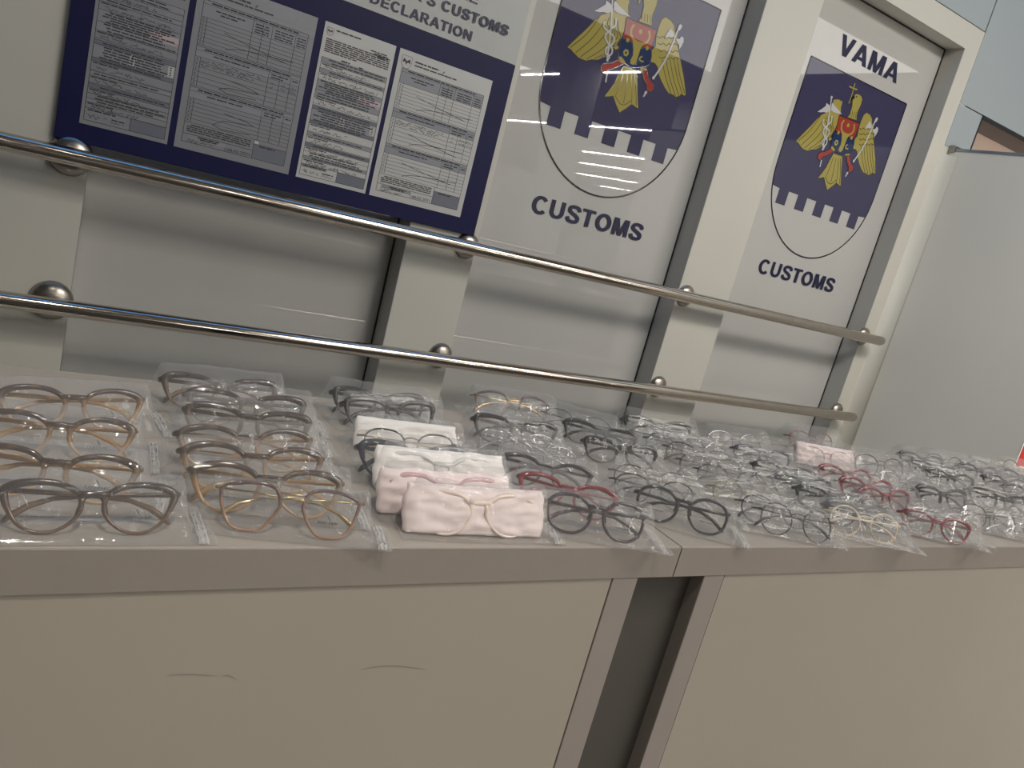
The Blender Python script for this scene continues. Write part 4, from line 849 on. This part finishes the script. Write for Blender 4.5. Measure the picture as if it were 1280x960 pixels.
# ---------------------------------------------------------------- the bagged glasses
ITEMS=[
 ('A', 0.0647, 0.668, 0.2, 0.953, 'cat', 'brown', False, 0.92, 1, 'dark brown cat-eye', 'frontmost of the four-bag brown column', 1.0),
 ('A', 0.0353, 0.7326, -9.6, 0.959, 'cat', 'gold', False, 1.08, 1, 'honey brown cat-eye', 'second row of the four-bag brown column', 1.0),
 ('A', 0.0405, 0.8262, -4.1, 0.959, 'cat', 'gold', False, 1.08, 1, 'honey brown cat-eye', 'third row of the four-bag brown column', 1.0),
 ('A', 0.0571, 0.9093, 8.1, 1.006, 'cat', 'gold', False, 1.0, 1, 'honey brown cat-eye', 'fourth row of the four-bag brown column', 1.0),
 ('B', 0.2294, 0.668, -11.7, 0.972, 'angular', 'tortoise', False, 0.62, 1, 'plum tortoiseshell angular', 'frontmost of the seven-bag brown column', 1.0),
 ('B', 0.2182, 0.7091, -7.6, 1.044, 'cat', 'gold', False, 0.81, 1, 'honey brown cat-eye', 'second row of the seven-bag brown column', 1.0),
 ('B', 0.2182, 0.7657, -0.9, 1.042, 'cat', 'gold', False, 0.74, 1, 'honey brown cat-eye', 'third row of the seven-bag brown column', 1.0),
 ('B', 0.2221, 0.8178, 3.1, 1.048, 'cat', 'gold', False, 1.08, 1, 'honey brown cat-eye', 'fourth row of the seven-bag brown column', 1.0),
 ('B', 0.2374, 0.8977, -6.8, 1.033, 'browline', 'brown', False, 0.84, 1, 'dark brown thick-browed', 'fifth row of the seven-bag brown column', 1.0),
 ('B', 0.2489, 0.9568, -1.5, 1.044, 'browline', 'brown', False, 0.83, 1, 'dark brown thick-browed', 'sixth row of the seven-bag brown column', 1.0),
 ('B', 0.2283, 1.015, 2.4, 1.048, 'browline', 'brown', False, 1.0, 1, 'dark brown thick-browed', 'seventh row of the seven-bag brown column', 1.0),
 ('C', 0.4357, 0.668, -3.6, 1.048, 'cat', 'blush', True, 0.65, 1, 'pale peach cat-eye', 'frontmost of the white foam pouch column', 1.12),
 ('C', 0.4196, 0.7137, -2.8, 1.009, 'cat', 'rose', True, 0.86, 1, 'pale rose cat-eye', 'second row of the white foam pouch column', 1.12),
 ('C', 0.4402, 0.774, -3.7, 1.048, 'cat', 'clear', True, 0.62, 1, 'pale grey cat-eye', 'third row of the white foam pouch column', 1.12),
 ('C', 0.4234, 0.8143, -3.2, 1.045, 'browline', 'slate', False, 0.87, 1, 'slate grey thick-browed', 'fourth row of the white foam pouch column', 1.0),
 ('C', 0.4396, 0.8751, -5.1, 0.946, 'halfthin', 'blackgold', True, 1.08, 1, 'black and gold half-rim', 'fifth row of the white foam pouch column', 1.12),
 ('C', 0.4604, 0.9925, 5.7, 1.048, 'browline', 'black', False, 0.62, 1, 'black thick-browed', 'sixth row of the white foam pouch column', 1.0),
 ('C', 0.4564, 1.0344, -2.0, 1.03, 'browline', 'black', False, 1.0, 1, 'black thick-browed', 'seventh row of the white foam pouch column', 1.0),
 ('D', 0.5955, 0.668, -18.5, 0.924, 'oversize', 'plum', False, 0.92, 1, 'dark plum large round', 'frontmost of the column beside the foam pouches', 1.0),
 ('D', 0.5934, 0.7325, -28.3, 0.924, 'cat', 'red', False, 0.97, 1, 'red cat-eye', 'second row of the column beside the foam pouches', 1.0),
 ('D', 0.6041, 0.8004, -22.8, 0.924, 'cat', 'plum', False, 0.95, 1, 'dark plum cat-eye', 'third row of the column beside the foam pouches', 1.0),
 ('D', 0.6335, 0.8667, -12.8, 0.924, 'thin', 'silver', False, 0.66, 1, 'silver wire', 'fourth row of the column beside the foam pouches', 1.0),
 ('D', 0.628, 0.9128, -9.5, 0.924, 'thin', 'silver', False, 0.79, 1, 'silver wire', 'fifth row of the column beside the foam pouches', 1.0),
 ('D', 0.6551, 0.9682, -10.7, 0.994, 'browline', 'black', False, 1.08, 1, 'black thick-browed', 'sixth row of the column beside the foam pouches', 1.0),
 ('D', 0.7149, 1.0827, -5.4, 1.048, 'angular', 'tortoise', False, 1.0, 1, 'plum tortoiseshell angular', 'seventh row of the column beside the foam pouches', 1.0),
 ('E', 0.7594, 0.6978, -31, 0.924, 'oversize', 'black', False, 0.91, 1, 'black large round', 'frontmost of the column at the worktop joint', 1.0),
 ('E', 0.7669, 0.7616, -19.4, 0.924, 'thin', 'teal', False, 0.62, 1, 'dark teal wire', 'second row of the column at the worktop joint', 1.0),
 ('E', 0.7926, 0.797, -17.5, 0.924, 'thin', 'brownmetal', False, 1.08, 1, 'brown wire', 'third row of the column at the worktop joint', 1.0),
 ('E', 0.8207, 0.9118, -17.1, 0.924, 'browline', 'black', False, 1.08, 1, 'black thick-browed', 'fourth row of the column at the worktop joint', 1.0),
 ('E', 0.834, 0.9906, -25.9, 0.924, 'browline', 'black', False, 0.77, 1, 'black thick-browed', 'fifth row of the column at the worktop joint', 1.0),
 ('E', 0.8206, 1.0445, -27.1, 0.924, 'thin', 'teal', False, 1.0, 1, 'dark teal wire', 'sixth row of the column at the worktop joint', 1.0),
 ('F', 0.9656, 0.709, -15.2, 0.924, 'thin', 'navy', False, 0.8, 1, 'navy wire', 'frontmost of the column just past the worktop joint', 1.0),
 ('F', 0.9577, 0.7653, -8.7, 0.924, 'thin', 'olive', False, 0.84, 1, 'olive wire', 'second row of the column just past the worktop joint', 1.0),
 ('F', 0.9844, 0.824, -20.8, 0.924, 'thin', 'slate', False, 0.69, 1, 'slate grey wire', 'third row of the column just past the worktop joint', 1.0),
 ('F', 0.9863, 0.8723, -11.5, 0.924, 'thin', 'brownmetal', False, 0.67, 1, 'brown wire', 'fourth row of the column just past the worktop joint', 1.0),
 ('F', 1.0002, 0.919, -27.2, 0.924, 'thin', 'brownmetal', False, 0.7, 1, 'brown wire', 'fifth row of the column just past the worktop joint', 1.0),
 ('F', 0.9914, 0.9679, -11.2, 0.924, 'thin', 'navy', False, 0.62, 1, 'navy wire', 'sixth row of the column just past the worktop joint', 1.0),
 ('F', 0.9854, 1.002, -12.9, 0.924, 'thin', 'black', False, 0.62, 1, 'black wire', 'seventh row of the column just past the worktop joint', 1.0),
 ('F', 1.0137, 1.0453, -10.6, 1.048, 'browline', 'black', False, 1.0, 1, 'black thick-browed', 'eighth row of the column just past the worktop joint', 1.0),
 ('G', 0.9598, 0.668, -20.7, 0.924, 'round', 'black', False, 0.62, -1, 'black round', 'frontmost of the column led by round black glasses', 1.0),
 ('G', 1.1561, 0.7057, -11.4, 0.924, 'browline', 'black', False, 0.68, 1, 'black thick-browed', 'second row of the column led by round black glasses', 1.0),
 ('G', 1.1465, 0.7536, -20.8, 0.924, 'cat', 'black', False, 0.75, 1, 'black cat-eye', 'third row of the column led by round black glasses', 1.0),
 ('G', 1.1413, 0.8059, -11.0, 0.929, 'cat', 'slate', False, 0.73, 1, 'slate grey cat-eye', 'fourth row of the column led by round black glasses', 1.0),
 ('G', 1.1509, 0.857, -18.3, 0.924, 'cat', 'black', False, 1.08, 1, 'black cat-eye', 'fifth row of the column led by round black glasses', 1.0),
 ('G', 1.1874, 0.9408, -13.5, 0.924, 'cat', 'slate', False, 1.0, 1, 'slate grey cat-eye', 'sixth row of the column led by round black glasses', 1.0),
 ('G', 1.1868, 1.0105, -4.9, 1.038, 'thin', 'silver', False, 1.0, 1, 'silver wire', 'seventh row of the column led by round black glasses', 1.0),
 ('H', 1.1185, 0.668, -24.3, 0.924, 'round', 'beige', False, 1.08, 1, 'pale beige round', 'frontmost of the column led by beige glasses', 1.0),
 ('H', 1.3172, 0.7634, -4.7, 0.986, 'cat', 'red', False, 0.65, 1, 'red cat-eye', 'second row of the column led by beige glasses', 1.0),
 ('H', 1.3269, 0.809, -7.1, 0.983, 'cat', 'red', False, 0.81, 1, 'red cat-eye', 'third row of the column led by beige glasses', 1.0),
 ('H', 1.3389, 0.8655, -10.1, 0.967, 'cat', 'red', False, 1.08, 1, 'red cat-eye', 'fourth row of the column led by beige glasses', 1.0),
 ('H', 1.4227, 0.9773, -12.7, 0.945, 'thin', 'rose', True, 1.08, 1, 'pale rose wire', 'fifth row of the column led by beige glasses', 1.12),
 ('H', 1.5071, 1.0834, -3.6, 1.048, 'halfthin', 'wine', False, 1.0, 1, 'wine red half-rim', 'sixth row of the column led by beige glasses', 1.0),
 ('I', 1.3156, 0.668, -26.5, 0.924, 'cat', 'red', False, 0.62, 1, 'red cat-eye', 'frontmost of the column led by overhanging red glasses', 1.0),
 ('I', 1.3448, 0.6783, -15.5, 1.017, 'thin', 'silver', False, 1.08, 1, 'silver wire', 'second row of the column led by overhanging red glasses', 1.0),
 ('I', 1.5401, 0.788, -7.5, 1.048, 'browline', 'black', False, 1.01, 1, 'black thick-browed', 'third row of the column led by overhanging red glasses', 1.0),
 ('I', 1.5099, 0.8586, -11.2, 0.977, 'thin', 'silver', False, 1.08, 1, 'silver wire', 'fourth row of the column led by overhanging red glasses', 1.0),
 ('I', 1.5644, 0.9475, -10.0, 1.048, 'thin', 'slate', False, 1.0, 1, 'slate grey wire', 'fifth row of the column led by overhanging red glasses', 1.0),
 ('J', 1.589, 0.668, -25.2, 0.924, 'thin', 'silver', False, 0.62, 1, 'silver wire', 'frontmost of the column beyond overhanging red glasses', 1.0),
 ('J', 1.5534, 0.7042, -14.0, 1.035, 'thin', 'brownmetal', False, 1.08, 1, 'brown wire', 'second row of the column beyond overhanging red glasses', 1.0),
 ('J', 1.7528, 0.7902, -24.4, 1.048, 'browline', 'black', False, 1.08, 1, 'black thick-browed', 'third row of the column beyond overhanging red glasses', 1.0),
 ('J', 1.753, 0.9001, -19.5, 0.924, 'cat', 'black', False, 0.74, 1, 'black cat-eye', 'fourth row of the column beyond overhanging red glasses', 1.0),
 ('J', 1.7731, 0.9521, -25.3, 0.924, 'cat', 'slate', False, 0.93, 1, 'slate grey cat-eye', 'fifth row of the column beyond overhanging red glasses', 1.0),
 ('J', 1.8293, 1.017, -14.2, 0.947, 'browline', 'black', False, 1.0, 1, 'black thick-browed', 'sixth row of the column beyond overhanging red glasses', 1.0),
 ('K', 1.8693, 0.7684, -21.1, 0.97, 'cat', 'black', False, 1.01, 1, 'black cat-eye', 'frontmost of the column before the red card', 1.0),
 ('K', 1.9661, 0.8392, -21.3, 0.924, 'cat', 'plum', False, 0.83, 1, 'dark plum cat-eye', 'second row of the column before the red card', 1.0),
 ('K', 1.9852, 0.8971, -20.4, 0.924, 'cat', 'plum', False, 1.0, 1, 'dark plum cat-eye', 'third row of the column before the red card', 1.0),
 ('K', 1.9931, 0.9669, -13.3, 0.924, 'cat', 'slate', False, 0.66, 1, 'slate grey cat-eye', 'fourth row of the column before the red card', 1.0),
 ('K', 1.9237, 1.013, -7.4, 1.003, 'thin', 'black', False, 1.0, 1, 'black wire', 'fifth row of the column before the red card', 1.0),
 ('L', 2.1393, 0.9393, -11.1, 1.001, 'cat', 'slate', False, 0.87, 1, 'slate grey cat-eye', 'frontmost of the end column below the red card', 1.0),
 ('L', 2.2829, 1.0114, -14.0, 1.006, 'round', 'tortoise', False, 1.0, 1, 'plum tortoiseshell round', 'second row of the end column below the red card', 1.0),
 ('L', 2.1075, 0.9999, -27.3, 0.924, 'thin', 'brownmetal', False, 0.62, 1, 'brown wire', 'third row of the end column below the red card', 1.0),
]
GROUPG='bagged glasses laid out on the counter'; GROUPB='clear zip bags on the counter'
bag_n=0
CW={k:v[2] for k,v in FR.items()}
for (col,x,y,rz,sc,st,colour,pouch,sy,zs,look,where,hz) in ITEMS:
    R_=math.radians(rz)
    bag_n+=1
    g=make_glasses(st,colour,x,y,ZT+.0008,R_,sc,temples=not (pouch and colour!='blackgold'))
    tag(g,look+' glasses, '+where,'glasses',GROUPG)
    if pouch:
        m=M['foamp'] if colour in('rose','blush') else M['foam']
        if colour=='blackgold': po=make_pouch(x+.006,y,ZT+.0008,R_,sc*1.02,bag_n,m,front=.030,hz=.060,wx=.076,depth=.02)
        else: po=make_pouch(x,y,ZT+.0008,R_,sc*1.04,bag_n,m,front=-.0012 if st!='thin' else .0005,hz=.050,depth=.026)
        tag(po,('white' if m is M['foam'] else 'pinkish')+' foam pouch with '+CW[colour]+' glasses, '+where,'pouch','foam pouches')
    o=make_bag(x,y,ZT+.0004+.00005*bag_n,R_,sc*1.02,sy,sc*1.03*hz,bag_n%6,zs)
    tag(o,'zip bag of '+CW[colour]+' glasses, '+where,'bag',GROUPB)

# red card standing behind the last bags
cx,cy=(2.4216,1.1050)
c=empty('sign_card',(cx,cy,ZT)); tag(c,'red card with a white border standing behind the last column of bags','card')
b=MB(); b.box(0,.2,.0,.003,.004,.30); b.build('card_board',M['card_white'],c)
b=MB(); b.box(.006,.194,-.0006,0,.012,.294); b.build('red_print',M['card_red'],c)
b=MB(); b.box(.02,.18,-.03,.035,0,.004); b.build('foot',M['card_white'],c)

# ---------------------------------------------------------------- light
def area(name,loc,sx,sy,power,color,rot=(0,0,0)):
    l=bpy.data.lights.new(name,'AREA'); l.shape='RECTANGLE'; l.size=sx; l.size_y=sy; l.energy=power; l.color=color
    o=bpy.data.objects.new(name,l); o.location=loc; o.rotation_euler=rot; COL.objects.link(o); return o
ZC=Z0+2.40
WARM=(1,.945,.86); WHITE=(1,.97,.93)
for i,(x,y0,y1) in enumerate(((7.3,-9.1,-5.5),(11.2,-17,-9),(15.1,-19.7,-12.9),(17.9,-24,-16.2),(21.7,-29.7,-20.8),(25.8,-32,-25.5))):
    area('strip_light',(x,(y0+y1)/2,ZC-.01),.05,y1-y0,45*(y1-y0),WHITE)
area('panel_light',(2.9,-.7,ZC-.02),2.4,1.2,92,WARM)
area('panel_light',(4.5,-9.0,ZC-.02),5.0,1.6,110,WARM)
area('panel_light',(6.0,-2.5,ZC-.02),3.0,3.0,60,WHITE)
area('strip_light',(3.4,-4.2,ZC-.01),.06,3.4,60,WHITE)
area('strip_light',(-.5,-3.6,ZC-.01),.06,3.4,10,WHITE)
area('strip_light',(2.3,-1.6,ZC-.03),.06,2.6,30,WHITE)
area('glare_light',(2.2,-6.6,ZC-.02),.6,.6,40,WHITE)
area('sky_light',(.4,1.85,ZC-.02),4.6,.7,11,(.11,.43,1))
area('sky_light',(5.0,1.2,ZC-.02),2.4,1.0,7,(.7,.85,1))
area('added_recess_fill',(5.0,YW+.25,Z0+.55),2.6,.1,14,WARM,(math.radians(90),0,0))  # fill added to brighten the beige recess, hidden behind the partition
tl=area('added_aimed_fill',(1.5,-.6,ZC-.06),.25,.25,8,WARM)  # aimed fill added to brighten the partition face, not a real fixture
tl.rotation_euler=(Vector((3.345,1.55,1.45))-Vector(tl.location)).to_track_quat('-Z','Y').to_euler(); tl.data.spread=math.radians(80)
t2=area('added_aimed_fill',(.1,-.3,ZC-.06),.12,.12,2.6,WARM)  # another added fill, lifting the bags at the left of the worktop
t2.rotation_euler=(Vector((.2,.85,.9))-Vector(t2.location)).to_track_quat('-Z','Y').to_euler(); t2.data.spread=math.radians(45)

w=bpy.data.worlds.new('hall_ambience'); scene.world=w; w.use_nodes=True
bg_=w.node_tree.nodes['Background']; bg_.inputs[0].default_value=(.9,.92,1,1); bg_.inputs[1].default_value=.25

# ---------------------------------------------------------------- camera
cam=bpy.data.cameras.new('camera'); co=bpy.data.objects.new('camera',cam); COL.objects.link(co)
cam.sensor_fit='HORIZONTAL'; cam.sensor_width=36; cam.lens=27.8513; cam.clip_start=.02; cam.clip_end=200
mw=Matrix([[0.842744966831468, -0.10736109550312287, -0.5274983564453989], [-0.4759086400206627, 0.3093651741922269, -0.8232886221433504], [0.2515787893164109, 0.9448633679899875, 0.20962187051141992]]).to_4x4(); mw.translation=Vector((0,0,Z0)); co.matrix_world=mw
scene.camera=co
scene.view_settings.view_transform='Standard'; scene.view_settings.look='None'; scene.view_settings.exposure=-0.14
scene.cycles.transparent_max_bounces=40; scene.cycles.max_bounces=10
scene.cycles.caustics_reflective=False; scene.cycles.caustics_refractive=False
